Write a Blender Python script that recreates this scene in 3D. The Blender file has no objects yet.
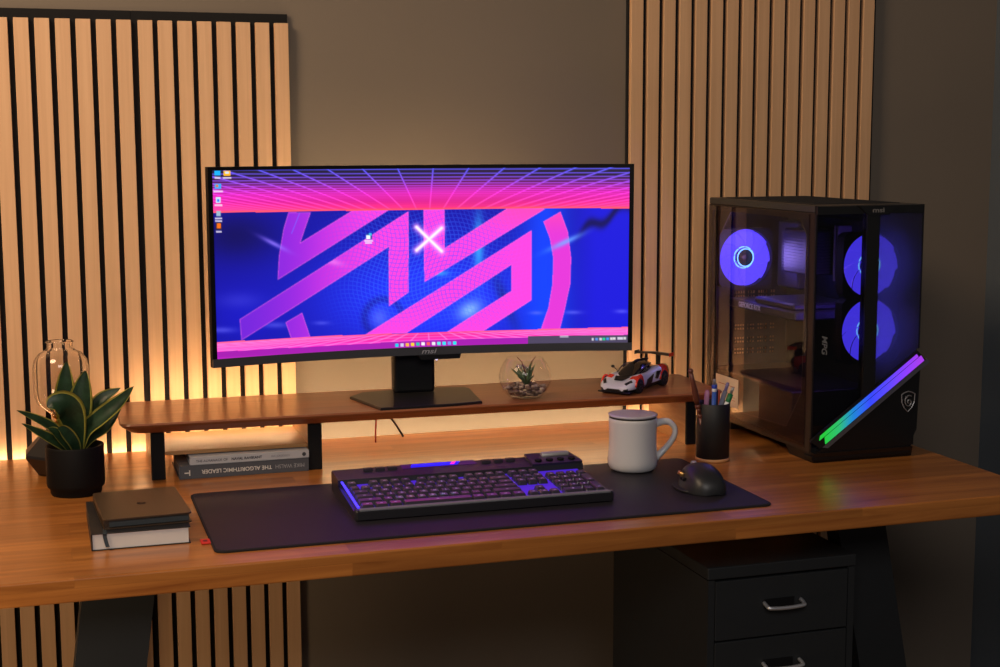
import bpy, bmesh, math, random
import numpy as np
from mathutils import Vector, Matrix
random.seed(7)
PI = math.pi
SC = bpy.context.scene
COL = SC.collection

# ------------------------------------------------------------------ camera
def make_camera():
    yaw, pit, rol, f = 0.308777, 0.131449, -0.002963, 1459.6
    fw = Vector((math.sin(yaw)*math.cos(pit), math.cos(yaw)*math.cos(pit), -math.sin(pit)))
    rt = Vector((math.cos(yaw), -math.sin(yaw), 0)); up = rt.cross(fw)
    r2 = rt*math.cos(rol)+up*math.sin(rol); u2 = -rt*math.sin(rol)+up*math.cos(rol)
    cd = bpy.data.cameras.new('camera'); cam = bpy.data.objects.new('camera', cd); COL.objects.link(cam)
    m = Matrix((r2, u2, -fw)).transposed().to_4x4(); m.translation = Vector((-0.490372, -2.892087, 1.347618))
    cam.matrix_world = m
    cd.sensor_width = 36; cd.lens = f*36/1000; cd.clip_start = .05; cd.clip_end = 50
    SC.camera = cam
make_camera()

# ------------------------------------------------------------------ world, lights, exposure
SC.view_settings.view_transform = 'Standard'; SC.view_settings.look = 'None'
SC.view_settings.gamma = 1; SC.view_settings.exposure = 0.0; SC.view_settings.use_curve_mapping = False
W = bpy.data.worlds.new('world'); SC.world = W; W.use_nodes = True
W.node_tree.nodes['Background'].inputs[0].default_value = (.50, .56, .72, 1)
W.node_tree.nodes['Background'].inputs[1].default_value = 0.06

def area(name, loc, target, sx, sy, power, col):
    l = bpy.data.lights.new(name, 'AREA'); l.shape = 'RECTANGLE'; l.size = sx; l.size_y = sy; l.energy = power; l.color = col
    o = bpy.data.objects.new(name, l); COL.objects.link(o); o.location = loc
    o.rotation_euler = (Vector(target)-Vector(loc)).to_track_quat('-Z', 'Y').to_euler(); return o
area('room_lamp_warm', (-1.45, -1.15, 2.45), (-.35, .0, 1.2), .7, .7, 32, (1, .72, .46))
area('added_low_fill_warm', (-1.25, -1.35, .42), (-.2, .0, .35), .4, .4, 5.5, (1, .72, .42))  # unseen fill added to brighten the slats under the desk
area('room_softbox', (-.5, -3.3, 2.3), (.3, -.4, .8), 1.3, .8, 24, (1, .92, .86))

# ------------------------------------------------------------------ material helpers
def lin(c):
    return tuple(((x/255)/12.92 if x/255 <= .04045 else ((x/255+.055)/1.055)**2.4) for x in c)+(1,)
MATS = {}
def mat(name, col, rough=.5, metal=0., emit=None, es=0., spec=.5, coat=0., noise=None, bump=0., bscale=200, sheen=0.):
    if name in MATS: return MATS[name]
    m = bpy.data.materials.new(name); m.use_nodes = True; nt = m.node_tree; b = nt.nodes['Principled BSDF']
    b.inputs['Base Color'].default_value = lin(col); b.inputs['Roughness'].default_value = rough
    b.inputs['Metallic'].default_value = metal; b.inputs['Specular IOR Level'].default_value = spec
    b.inputs['Coat Weight'].default_value = coat; b.inputs['Sheen Weight'].default_value = sheen
    if emit: b.inputs['Emission Color'].default_value = lin(emit); b.inputs['Emission Strength'].default_value = es
    tc = nt.nodes.new('ShaderNodeTexCoord')
    n = nt.nodes.new('ShaderNodeTexNoise'); n.inputs['Scale'].default_value = (noise[0] if noise else 30)
    n.inputs['Detail'].default_value = 4; nt.links.new(tc.outputs['Object'], n.inputs['Vector'])
    amt = noise[1] if noise else .06
    r = nt.nodes.new('ShaderNodeMapRange'); r.inputs[3].default_value = 1-amt; r.inputs[4].default_value = 1+amt
    nt.links.new(n.outputs['Fac'], r.inputs[0])
    x = nt.nodes.new('ShaderNodeVectorMath'); x.operation = 'SCALE'; x.inputs[0].default_value = lin(col)[:3]
    nt.links.new(r.outputs[0], x.inputs['Scale']); nt.links.new(x.outputs[0], b.inputs['Base Color'])
    if bump:
        n2 = nt.nodes.new('ShaderNodeTexNoise'); n2.inputs['Scale'].default_value = bscale
        nt.links.new(tc.outputs['Object'], n2.inputs['Vector'])
        bp = nt.nodes.new('ShaderNodeBump'); bp.inputs['Strength'].default_value = bump; bp.inputs['Distance'].default_value = .001
        nt.links.new(n2.outputs['Fac'], bp.inputs['Height']); nt.links.new(bp.outputs[0], b.inputs['Normal'])
    MATS[name] = m; return m

def wood(name, c1, c2, grain, rough=.35, stave=None, coat=0., spec=.5, contrast=1., rnd=.0):
    """grain: per-axis noise scale; stave: (length, width) of glued strips running along X"""
    m = bpy.data.materials.new(name); m.use_nodes = True; nt = m.node_tree; b = nt.nodes['Principled BSDF']
    b.inputs['Roughness'].default_value = rough; b.inputs['Coat Weight'].default_value = coat; b.inputs['Coat Roughness'].default_value = .22; b.inputs['Specular IOR Level'].default_value = spec
    tc = nt.nodes.new('ShaderNodeTexCoord'); L = nt.links.new
    vec = tc.outputs['Object']
    mp = nt.nodes.new('ShaderNodeMapping'); mp.inputs['Scale'].default_value = grain; L(vec, mp.inputs[0])
    off = None
    if stave:
        sx = nt.nodes.new('ShaderNodeSeparateXYZ'); L(vec, sx.inputs[0])
        ad = nt.nodes.new('ShaderNodeMath'); ad.operation = 'SUBTRACT'; L(sx.outputs[1], ad.inputs[0]); L(sx.outputs[2], ad.inputs[1])
        cb = nt.nodes.new('ShaderNodeCombineXYZ'); L(sx.outputs[0], cb.inputs[0]); L(ad.outputs[0], cb.inputs[1])
        br = nt.nodes.new('ShaderNodeTexBrick'); L(cb.outputs[0], br.inputs['Vector'])
        br.inputs['Scale'].default_value = 1; br.inputs['Brick Width'].default_value = stave[0]; br.inputs['Row Height'].default_value = stave[1]
        br.inputs['Mortar Size'].default_value = .0006; br.inputs['Mortar Smooth'].default_value = .6
        br.inputs['Color1'].default_value = (0, 0, 0, 1); br.inputs['Color2'].default_value = (1, 1, 1, 1); br.inputs['Mortar'].default_value = (.15, .15, .15, 1)
        br.offset = .37
        off = br.outputs['Color']
        va = nt.nodes.new('ShaderNodeVectorMath'); va.operation = 'MULTIPLY_ADD'; va.inputs[1].default_value = (7, 13, 5)
        L(off, va.inputs[0]); L(mp.outputs[0], va.inputs[2]); gv = va.outputs[0]
    else: gv = mp.outputs[0]
    n = nt.nodes.new('ShaderNodeTexNoise'); n.inputs['Scale'].default_value = 1; n.inputs['Detail'].default_value = 6
    n.inputs['Roughness'].default_value = .62; n.inputs['Distortion'].default_value = .6; L(gv, n.inputs['Vector'])
    rmp = nt.nodes.new('ShaderNodeMapRange'); rmp.inputs[1].default_value = .5-.22/contrast; rmp.inputs[2].default_value = .5+.22/contrast; L(n.outputs['Fac'], rmp.inputs[0])
    mx = nt.nodes.new('ShaderNodeMix'); mx.data_type = 'RGBA'; mx.inputs['A'].default_value = lin(c1); mx.inputs['B'].default_value = lin(c2)
    L(rmp.outputs[0], mx.inputs['Factor']); out = mx.outputs['Result']
    if stave:
        r2 = nt.nodes.new('ShaderNodeMapRange'); r2.inputs[3].default_value = .80; r2.inputs[4].default_value = 1.13; L(off, r2.inputs[0])
        sc = nt.nodes.new('ShaderNodeVectorMath'); sc.operation = 'SCALE'; L(out, sc.inputs[0]); L(r2.outputs[0], sc.inputs['Scale']); out = sc.outputs[0]
    L(out, b.inputs['Base Color'])
    bp = nt.nodes.new('ShaderNodeBump'); bp.inputs['Strength'].default_value = .12; bp.inputs['Distance'].default_value = .001
    L(n.outputs['Fac'], bp.inputs['Height']); L(bp.outputs[0], b.inputs['Normal'])
    return m

def glass(name, tint, ior=1.5, base=0., rough=.0):
    m = bpy.data.materials.new(name); m.use_nodes = True; nt = m.node_tree; nt.nodes.clear(); L = nt.links.new
    out = nt.nodes.new('ShaderNodeOutputMaterial'); t = nt.nodes.new('ShaderNodeBsdfTransparent'); t.inputs[0].default_value = tint+(1,)
    g = nt.nodes.new('ShaderNodeBsdfGlossy'); g.inputs['Roughness'].default_value = rough
    fr = nt.nodes.new('ShaderNodeFresnel'); fr.inputs[0].default_value = ior
    ad = nt.nodes.new('ShaderNodeMath'); ad.operation = 'ADD'; ad.use_clamp = True; ad.inputs[1].default_value = base; L(fr.outputs[0], ad.inputs[0])
    ge = nt.nodes.new('ShaderNodeNewGeometry'); iv = nt.nodes.new('ShaderNodeMath'); iv.operation = 'SUBTRACT'; iv.inputs[0].default_value = 1; L(ge.outputs['Backfacing'], iv.inputs[1])
    ml = nt.nodes.new('ShaderNodeMath'); ml.operation = 'MULTIPLY'; L(ad.outputs[0], ml.inputs[0]); L(iv.outputs[0], ml.inputs[1]); ad = ml
    mx = nt.nodes.new('ShaderNodeMixShader'); L(ad.outputs[0], mx.inputs[0]); L(t.outputs[0], mx.inputs[1]); L(g.outputs[0], mx.inputs[2]); L(mx.outputs[0], out.inputs[0])
    return m

# ------------------------------------------------------------------ mesh helpers
class B:
    """collects shapes in one bmesh and links them as ONE mesh object"""
    def __init__(s): s.b = bmesh.new(); s.mi = 0
    def _tag(s, faces):
        for f in faces: f.material_index = s.mi
    def box(s, lo, hi, bev=0., seg=2, rot=None, piv=None):
        t = bmesh.new(); bmesh.ops.create_cube(t, size=1)
        c = [(a+b)/2 for a, b in zip(lo, hi)]; d = [abs(b-a) for a, b in zip(lo, hi)]
        for v in t.verts: v.co = Vector((v.co.x*d[0], v.co.y*d[1], v.co.z*d[2]))
        if bev: bmesh.ops.bevel(t, geom=t.edges[:], offset=bev, segments=seg, affect='EDGES', profile=.5)
        R = rot if rot is not None else Matrix.Identity(3)
        for v in t.verts: v.co = R @ v.co + Vector(c)
        s.merge(t); return s
    def merge(s, t, M=None):
        idx = {}
        for v in t.verts: idx[v] = s.b.verts.new(M @ v.co if M else v.co)
        for f in t.faces:
            try: n = s.b.faces.new([idx[v] for v in f.verts]); n.material_index = s.mi; n.smooth = f.smooth
            except ValueError: pass
        t.free(); return s
    def poly(s, pts, ext):
        """closed prism from 3D points, extruded by vector"""
        a = [s.b.verts.new(Vector(p)) for p in pts]; b = [s.b.verts.new(Vector(p)+Vector(ext)) for p in pts]; n = len(a); fs = []
        fs.append(s.b.faces.new(a)); fs.append(s.b.faces.new(b[::-1]))
        for i in range(n): fs.append(s.b.faces.new((a[i], b[i], b[(i+1) % n], a[(i+1) % n])))
        s._tag(fs); return s
    def loft(s, rings, close=True, cap=(True, True), smooth=True):
        vs = [[s.b.verts.new(Vector(p)) for p in r] for r in rings]; n = len(vs[0]); fs = []
        for k in range(len(vs)-1):
            for i in range(n if close else n-1):
                j = (i+1) % n
                f = s.b.faces.new((vs[k][i], vs[k][j], vs[k+1][j], vs[k+1][i])); f.smooth = smooth; fs.append(f)
        if cap[0]: fs.append(s.b.faces.new(vs[0][::-1]))
        if cap[1]: fs.append(s.b.faces.new(vs[-1]))
        s._tag(fs); return s
    def lathe(s, prof, c=(0, 0, 0), n=40, cap=(True, True), smooth=True, axis=None, sx=1., sy=1., ph=0.):
        rings = []
        for r, z in prof:
            ring = []
            for i in range(n):
                a = 2*PI*i/n+ph; p = Vector((r*math.cos(a)*sx, r*math.sin(a)*sy, z))
                if axis is not None: p = axis @ p
                ring.append(p+Vector(c))
            rings.append(ring)
        return s.loft(rings, True, cap, smooth)
    def tube(s, path, r, n=8, smooth=True):
        P = [Vector(p) for p in path]; R = r if isinstance(r, (list, tuple)) else [r]*len(P); rings = []
        u = None
        for i, p in enumerate(P):
            t = (P[min(i+1, len(P)-1)]-P[max(i-1, 0)]).normalized()
            if u is None: u = t.cross(Vector((0, 0, 1)) if abs(t.z) < .9 else Vector((1, 0, 0))).normalized()
            u = (u-t*u.dot(t)).normalized(); w = t.cross(u)
            rings.append([p+(u*math.cos(2*PI*k/n)+w*math.sin(2*PI*k/n))*R[i] for k in range(n)])
        return s.loft(rings, True, (True, True), smooth)
    def ball(s, c, r, n=16, m=10, scale=(1, 1, 1)):
        prof = [(r*math.sin(PI*k/m), -r*math.cos(PI*k/m)) for k in range(1, m)]
        rings = [[Vector((a*math.cos(2*PI*i/n)*scale[0], a*math.sin(2*PI*i/n)*scale[1], z*scale[2]))+Vector(c) for i in range(n)] for a, z in prof]
        return s.loft(rings)
    def make(s, name, material, parent=None, loc=None, smooth=None):
        bmesh.ops.recalc_face_normals(s.b, faces=s.b.faces[:])
        me = bpy.data.meshes.new(name); s.b.to_mesh(me); s.b.free()
        for m in (material if isinstance(material, (list, tuple)) else [material]): me.materials.append(m)
        o = bpy.data.objects.new(name, me); COL.objects.link(o)
        if parent: o.parent = parent
        if loc: o.location = loc
        return o
def bez(pts, n=12):
    """Catmull-Rom through points"""
    P = [Vector(p) for p in pts]; P = [P[0]*2-P[1]]+P+[P[-1]*2-P[-2]]; out = []
    for i in range(1, len(P)-2):
        for k in range(n):
            t = k/n; a, b, c, d = P[i-1:i+3]
            out.append(.5*((2*b)+(c-a)*t+(2*a-5*b+4*c-d)*t*t+(3*b-a-3*c+d)*t**3))
    out.append(P[-2]); return out
def rrect(x0, x1, y0, y1, r, n=6):
    out = []
    for cx, cy, a0 in ((x1-r, y1-r, 0), (x0+r, y1-r, PI/2), (x0+r, y0+r, PI), (x1-r, y0+r, 1.5*PI)):
        for k in range(n+1): a = a0+PI/2*k/n; out.append((cx+r*math.cos(a), cy+r*math.sin(a)))
    return out
def tag(o, label=None, cat=None, group=None, kind=None):
    if label: o['label'] = label
    if cat: o['category'] = cat
    if group: o['group'] = group
    if kind: o['kind'] = kind
    return o
def thing(name, label, cat, loc=(0, 0, 0), rz=0., group=None):
    o = bpy.data.objects.new(name, None); COL.objects.link(o); o.empty_display_size = .05
    o.location = loc; o.rotation_euler = (0, 0, rz); return tag(o, label, cat, group)
def text(name, s, size, M, material, parent, ext=.0002, sx=1., align='CENTER', bold=0., shear=0.):
    c = bpy.data.curves.new(name, 'FONT'); c.body = s; c.size = size; c.extrude = ext; c.align_x = align; c.align_y = 'CENTER'; c.offset = bold; c.shear = shear
    o = bpy.data.objects.new(name, c); COL.objects.link(o); bpy.context.view_layer.update()
    me = bpy.data.meshes.new_from_object(o); bpy.data.objects.remove(o); me.name = name
    me.transform(M @ Matrix.Diagonal((sx, 1, 1, 1))); me.materials.clear(); me.materials.append(material)
    q = bpy.data.objects.new(name, me); COL.objects.link(q); q.parent = parent; return q
def frame(o, x, y):
    """matrix whose local x,y axes are the given world directions, at o"""
    x = Vector(x).normalized(); y = Vector(y).normalized(); z = x.cross(y)
    m = Matrix((x, y, z)).transposed().to_4x4(); m.translation = Vector(o); return m

# ------------------------------------------------------------------ materials
M_wall = mat('paint_greige', (120, 108, 95), .85, noise=(3, .05), bump=.15, bscale=500)
M_wall2 = mat('paint_dim_cool_light', (88, 96, 104), .85, noise=(3, .05), bump=.15, bscale=500)  # dim cool ambient light is put into this wall's colour
M_floor = wood('floor_oak', (70, 52, 38), (96, 72, 50), (3, 40, 3), .5, (1.2, .14))
M_slat = wood('slat_oak', (206, 160, 118), (225, 181, 138), (90, 90, 2.2), .55, contrast=.8)
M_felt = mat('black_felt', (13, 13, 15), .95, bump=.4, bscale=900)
M_desk = wood('desk_oak', (134, 76, 30), (194, 124, 58), (2.6, 42, 42), .28, (.62, .072), coat=.25, contrast=1.0)
M_shelf = wood('walnut', (128, 74, 44), (166, 102, 64), (3, 60, 60), .28, coat=.15)
M_ply = wood('plywood_side', (170, 122, 72), (206, 158, 104), (3, 10, 70), .4)
M_black = mat('black_plastic', (15, 15, 17), .42, spec=.3)
M_blackm = mat('black_matte', (16, 16, 18), .65, spec=.2, bump=.15, bscale=600)
M_steel = mat('black_powder_steel', (38, 40, 42), .5, spec=.3, bump=.1, bscale=900)
M_chrome = mat('chrome', (225, 225, 228), .32, .75)
M_dark = mat('near_black', (10, 10, 12), .4)
M_white = mat('white_paper', (226, 224, 218), .7)
M_grey = mat('grey_plastic', (78, 80, 86), .35, .3)

# ------------------------------------------------------------------ setting
WY = .021
def st(name, bld, m): return tag(bld.make(name, m), kind='structure')
st('wall_back', B().box((-2.4, WY, 0), (1.64, WY+.12, 2.6)), M_wall)
st('wall_right', B().box((1.64, -3.6, 0), (1.76, WY+.12, 2.6)), M_wall2)
st('floor', B().box((-2.4, -3.6, -.05), (1.64, WY, 0)), M_floor)

PITCH = .037; SLW = .027
def slat_panel(x_right, n, z0, z1, label, shadow_top=0., shadow_right=0., felt_left=0.):
    t = thing('slat_panel', label, 'wall panel', (x_right-n*PITCH/2, WY, z0), group='slatted acoustic wall panels')
    ox = t.location.x
    xl = x_right-(n-1)*PITCH-SLW
    B().box((xl-.004-felt_left-ox, -.009, 0), (x_right+shadow_right-ox, -.0002, z1-z0+shadow_top)).make('felt_and_shadow_band', M_felt, t)  # felt widened past the slats; the overhang stands in for their cast shadow
    b = B()
    for i in range(n):
        xr = x_right-i*PITCH-ox; b.box((xr-SLW, -.021, 0), (xr, -.009, z1-z0), .0007, 1)
    b.make('slats', M_slat, t)
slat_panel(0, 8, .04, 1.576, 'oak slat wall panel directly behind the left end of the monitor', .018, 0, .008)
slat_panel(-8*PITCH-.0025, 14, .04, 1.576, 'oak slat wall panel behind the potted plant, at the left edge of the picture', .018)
slat_panel(.7512+15*PITCH, 16, .04, 2.3, 'tall oak slat wall panel behind the computer case, reaching past the top', 0, .010)

# ------------------------------------------------------------------ desk
DX0, DX1, DY0, DY1, DZ = -.82, 1.1446, -.8523, -.020, .75
TH = .0345
desk = thing('desk', 'long wooden desk with black steel legs along the slatted wall', 'desk', ((DX0+DX1)/2, (DY0+DY1)/2, 0))
ox, oy = desk.location.x, desk.location.y
B().box((DX0-ox, DY0-oy, DZ-TH), (DX1-ox, DY1-oy, DZ), .003, 3).make('desktop', M_desk, desk)
def legframe(xa, xb, lean):
    # splayed flat steel uprights front and rear, joined by a foot bar and a top bar
    for ya, yb, ia, ib in ((-.705, -.660, 0, 0), (-.16, -.115, .05, -.02)):
        xa, xb = xa+ia, xb+ib
        zt = DZ-TH-.006
        lo = [(xa-ox+lean*zt, ya-oy, .03), (xb-ox+lean*zt, ya-oy, .03), (xb-ox+lean*zt, yb-oy, .03), (xa-ox+lean*zt, yb-oy, .03)]
        hi = [(xa-ox, ya-oy, zt), (xb-ox, ya-oy, zt), (xb-ox, yb-oy, zt), (xa-ox, yb-oy, zt)]
        B().loft([lo, hi], smooth=False).make('leg', M_steel, desk)
    s = lean*(DZ-TH-.036)
    B().box((xa-ox+s-.01, -.73-oy, 0), (xb-ox+s+.01, -.10-oy, .03), .003, 1).make('foot_bar', M_steel, desk)
    B().box((xa-ox-.005, -.72-oy, DZ-TH-.006), (xb-ox+.005, -.11-oy, DZ-TH), 0).make('mounting_plate', M_steel, desk)
legframe(-.441, -.335, -.13)
legframe(.820, .914, .19)

# LED strip glued to the rear edge of the desktop, lighting the wall
def led():
    m = bpy.data.materials.new('warm_unseen_glow'); m.use_nodes = True; b = m.node_tree.nodes['Principled BSDF']
    b.inputs['Emission Color'].default_value = (1, .70, .38, 1); b.inputs['Emission Strength'].default_value = 36
    m = bpy.data.materials.new('warm_led'); m.use_nodes = True; b = m.node_tree.nodes['Principled BSDF']
    b.inputs['Emission Color'].default_value = (1, .74, .45, 1); b.inputs['Emission Strength'].default_value = 20
    o = B().box((-.80, DY1+.0005, DZ-.012), (1.12, DY1+.0035, DZ-.002)).make('led_strip', m)
    tag(o, 'warm glowing light strip fixed along the rear edge of the desk', 'light strip')
led()

# ------------------------------------------------------------------ drawer cabinet
def cabinet():
    t = thing('drawer_cabinet', 'black metal drawer cabinet standing under the right of the desk', 'cabinet', (.6785, -.565, 0))
    w, y0, y1, H = .137, -.215, .195, .650
    zb = .09; d = .012
    b = B()
    b.box((-w, y0, zb), (-w+d, y1, H-.022)); b.box((w-d, y0, zb), (w, y1, H-.022)); b.box((-w+d, y1-.003, zb), (w-d, y1, H-.022)); b.box((-w+d, y0+.002, zb), (w-d, y1-.003, zb+.012))
    b.box((-w+d, y0+.02, zb+.012), (w-d, y0+.022, H-.023))
    b.make('body', M_steel, t)
    B().box((-w-.0015, y0-.002, H-.0205), (w+.0015, y1+.001, H), .002, 2).make('top', M_steel, t)
    n = 5; hh = (H-.024-zb-.012)/n
    for k in range(n):
        z1 = H-.0245-k*hh; z0 = z1-hh+.003
        dr = B().box((-w+d+.0015, y0-.001, z0), (w-d-.0015, y0+.018, z1), .0012, 2).make('drawer', M_steel, t)
        zc = z1-.050
        bm = B(); bm.box((-.034, y0-.0018, zc-.004), (.022, y0-.0012, zc+.012))
        bm.make('label_plate', M_blackm, dr)
        p = bez([(-.034, y0-.001, zc+.006), (-.034, y0-.012, zc+.003), (-.030, y0-.018, zc+.001), (0, y0-.020, zc+.000), (.030, y0-.018, zc+.001), (.034, y0-.012, zc+.003), (.034, y0-.001, zc+.006)], 6)
        h = B().tube(p, .0033, 10).make('handle', M_chrome, dr); h['label'] = 'silver bow handle'
    for sx in (-1, 1):
        for sy in (-1, 1):
            c = B(); c.lathe([(.02, -.009), (.022, -.006), (.022, .006), (.02, .009)], (sx*.105, sy*.17, .0225), 20, axis=Matrix.Rotation(PI/2, 3, 'Y')); c.box((sx*.105-.014, sy*.17-.012, .036), (sx*.105+.014, sy*.17+.012, .09))
            c.make('caster', M_blackm, t)
cabinet()

# ------------------------------------------------------------------ shelf riser
SZ = .858; SB = .838
def riser():
    t = thing('desk_shelf', 'walnut desk shelf on black fronted supports carrying the monitor', 'desk shelf', (.213, -.294, DZ), -.020)
    def ring(ins, z):
        return [(x, y, z) for x, y in rrect(-.575+ins, .578-ins, -.030+ins, .205-ins, .022, 6)]
    b = B(); b.loft([ring(.020, SB-DZ), ring(.004, SZ-DZ-.008), ring(.0, SZ-DZ-.003), ring(.0015, SZ-DZ)], smooth=False)
    b.make('shelf_board', M_shelf, t)
    for x0, x1 in ((-.5215, -.4985), (-.2415, -.2175), (.508, .5275)):
        s = B().box((x0, .005, .0), (x1, .195, SB-DZ), .0008, 1).make('support', M_ply, t)
        s['label'] = 'wooden upright with a black front edge'
        B().box((x0-.0006, -.002, .0), (x1+.0006, .005, SB-DZ), .001, 1).make('front_edge', M_blackm, s)
    x0, x1 = -.4985, -.2415
    B().box((x0, .014, .0405), (x1, .185, .0475), .0006, 1).make('small_shelf', M_ply, t)
    B().box((-.54, .2055, SB-DZ+.004), (.545, .2075, SB-DZ+.013)).make('added_rear_glow', bpy.data.materials['warm_unseen_glow'], t)  # unseen glowing strip added to spread light over the wall
    return t
riser()

def book(name, label, lo, hi, c_cover, spine_side, rz=0., loc=(0, 0, 0), group=None):
    t = thing(name, label, 'book', loc, rz, group)
    w, d, h = hi; ct = .0014
    cov = mat(name+'_cover_'+str(c_cover), c_cover, .55)
    B().box((-w/2, -d/2, 0), (w/2, d/2, ct), .0005, 1).box((-w/2, -d/2, h-ct), (w/2, d/2, h), .0005, 1).box((-w/2, -d/2, ct), (w/2, -d/2+ct, h-ct)).make('cover', cov, t)
    B().box((-w/2+.003, -d/2+ct, ct), (w/2-.003, d/2-.004, h-ct)).make('pages', M_white, t)
    return t
def books():
    t = book('book', 'dark grey book under the shelf, bottom of its stack, spine lettering upside down', (0, 0, 0), (.232, .150, .0245), (74, 78, 86), 0, .0, (-.146, -.2215, DZ))
    M_t = mat('spine_white', (216, 214, 208), .6); M_t2 = mat('spine_grey', (150, 152, 156), .6)
    F = lambda x, z: frame((x, -.0753, z), (-1, 0, 0), (0, 0, -1))
    text('spine_title', 'THE ALGORITHMIC LEADER', .0100, F(-.014, .0125), M_t, t, sx=1.0, bold=.0001)
    text('spine_author', 'MIKE WALSH', .0100, F(.0815, .0125), M_t2, t, sx=.92)
    B().box((-.107, -.0755, .0105), (-.097, -.0749, .0125)).box((-.099, -.0755, .0065), (-.097, -.0749, .0165)).make('publisher_mark', M_t, t)
    t = book('book', 'light grey book under the shelf, lying on the dark grey book', (0, 0, 0), (.214, .140, .0140), (176, 178, 184), 0, .0, (-.136, -.2250, DZ+.0247))
    M_d = mat('spine_ink', (52, 54, 62), .6); M_d2 = mat('spine_faint', (128, 130, 138), .6)
    G = lambda x, z: frame((x, -.0703, z), (1, 0, 0), (0, 0, 1))
    text('spine_title', 'THE ALMANACK OF', .0062, G(-.068, .0066), M_d, t)
    text('spine_title', 'NAVAL RAVIKANT', .0066, G(-.006, .0068), M_d, t, bold=.0002)
    text('spine_author', 'ERIC JORGENSON', .0052, G(.055, .0068), M_d2, t, sx=.8)
    B().lathe([(.0036, 0), (.0036, .0004)], (.098, -.0703, .007), 20, axis=Matrix.Rotation(PI/2, 3, 'X')).make('publisher_mark', M_d, t)
books()

def notebooks():
    t = thing('notebook', 'black hardcover notebook with white pages, lying on the desk under the leather journal', 'notebook', (-.3575, -.618, DZ), .0)
    w, d, h = .144, .206, .026
    cov = mat('notebook_cover', (26, 26, 30), .5)
    B().box((-w/2, -d/2, 0), (w/2, d/2, .0016), .0006, 1).box((-w/2, -d/2, h-.0016), (w/2, d/2, h), .0006, 1).box((-w/2, -d/2, .0016), (-w/2+.002, d/2, h-.0016)).make('cover', cov, t)
    B().box((-w/2+.002, -d/2+.002, .0016), (w/2-.003, d/2-.003, h-.0016)).make('pages', M_white, t)
    p = [(-.052, -.08, h+.0003), (-.052, -.1035, h+.0003), (-.0525, -.1045, h-.004), (-.051, -.106, .014), (-.049, -.108, .006)]
    b = B(); rib = [Vector(q) for q in bez(p, 5)]
    b.loft([[q+Vector((-.0028, 0, 0)), q+Vector((.0028, 0, 0)), q+Vector((.0028, -.0005, .0003)), q+Vector((-.0028, -.0005, .0003))] for q in rib], smooth=False)
    b.make('ribbon', mat('ribbon_teal', (38, 50, 58), .6), t)
    t = thing('journal', 'dark leather journal with rounded spine, on top of the black notebook', 'notebook', (-.350, -.614, DZ+.0267), .05)
    w, d, h = .130, .180, .0155
    lea = mat('brown_black_leather', (60, 45, 32), .33, noise=(60, .12), bump=.25, bscale=500)
    def outl(z, ins=0): return [(x, y, z) for x, y in rrect(-w/2+ins, w/2-ins, -d/2+ins, d/2-ins, .007, 5)]
    b = B(); b.loft([outl(0), outl(.0018)], smooth=False); b.loft([outl(h-.0022), outl(h-.0006), outl(h, .0008)], smooth=False)
    sp = [(-w/2+.0085+.0085*math.cos(a), 0, h/2+(h/2)*math.sin(a)) for a in [PI/2+PI*k/8 for k in range(9)]]
    b.loft([[(x, -d/2+.004, z) for x, _, z in sp], [(x, d/2-.004, z) for x, _, z in sp]], smooth=True)
    b.make('cover', lea, t)
    B().box((-w/2+.006, -d/2+.005, .0018), (w/2-.004, d/2-.005, h-.0022), .001, 1).make('pages', mat('dark_page_edge', (70, 74, 74), .6, noise=(200, .2)), t)
    b = B()
    for k in range(6):
        a = PI*k/6+.3; b.box((-.007, -.0006, 0), (.007, .0006, .0003), rot=Matrix.Rotation(a, 3, 'Z'))
    b.make('embossed_mark', mat('emboss', (30, 24, 20), .5), t, (.0, -.005, h+.0002))
notebooks()

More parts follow.
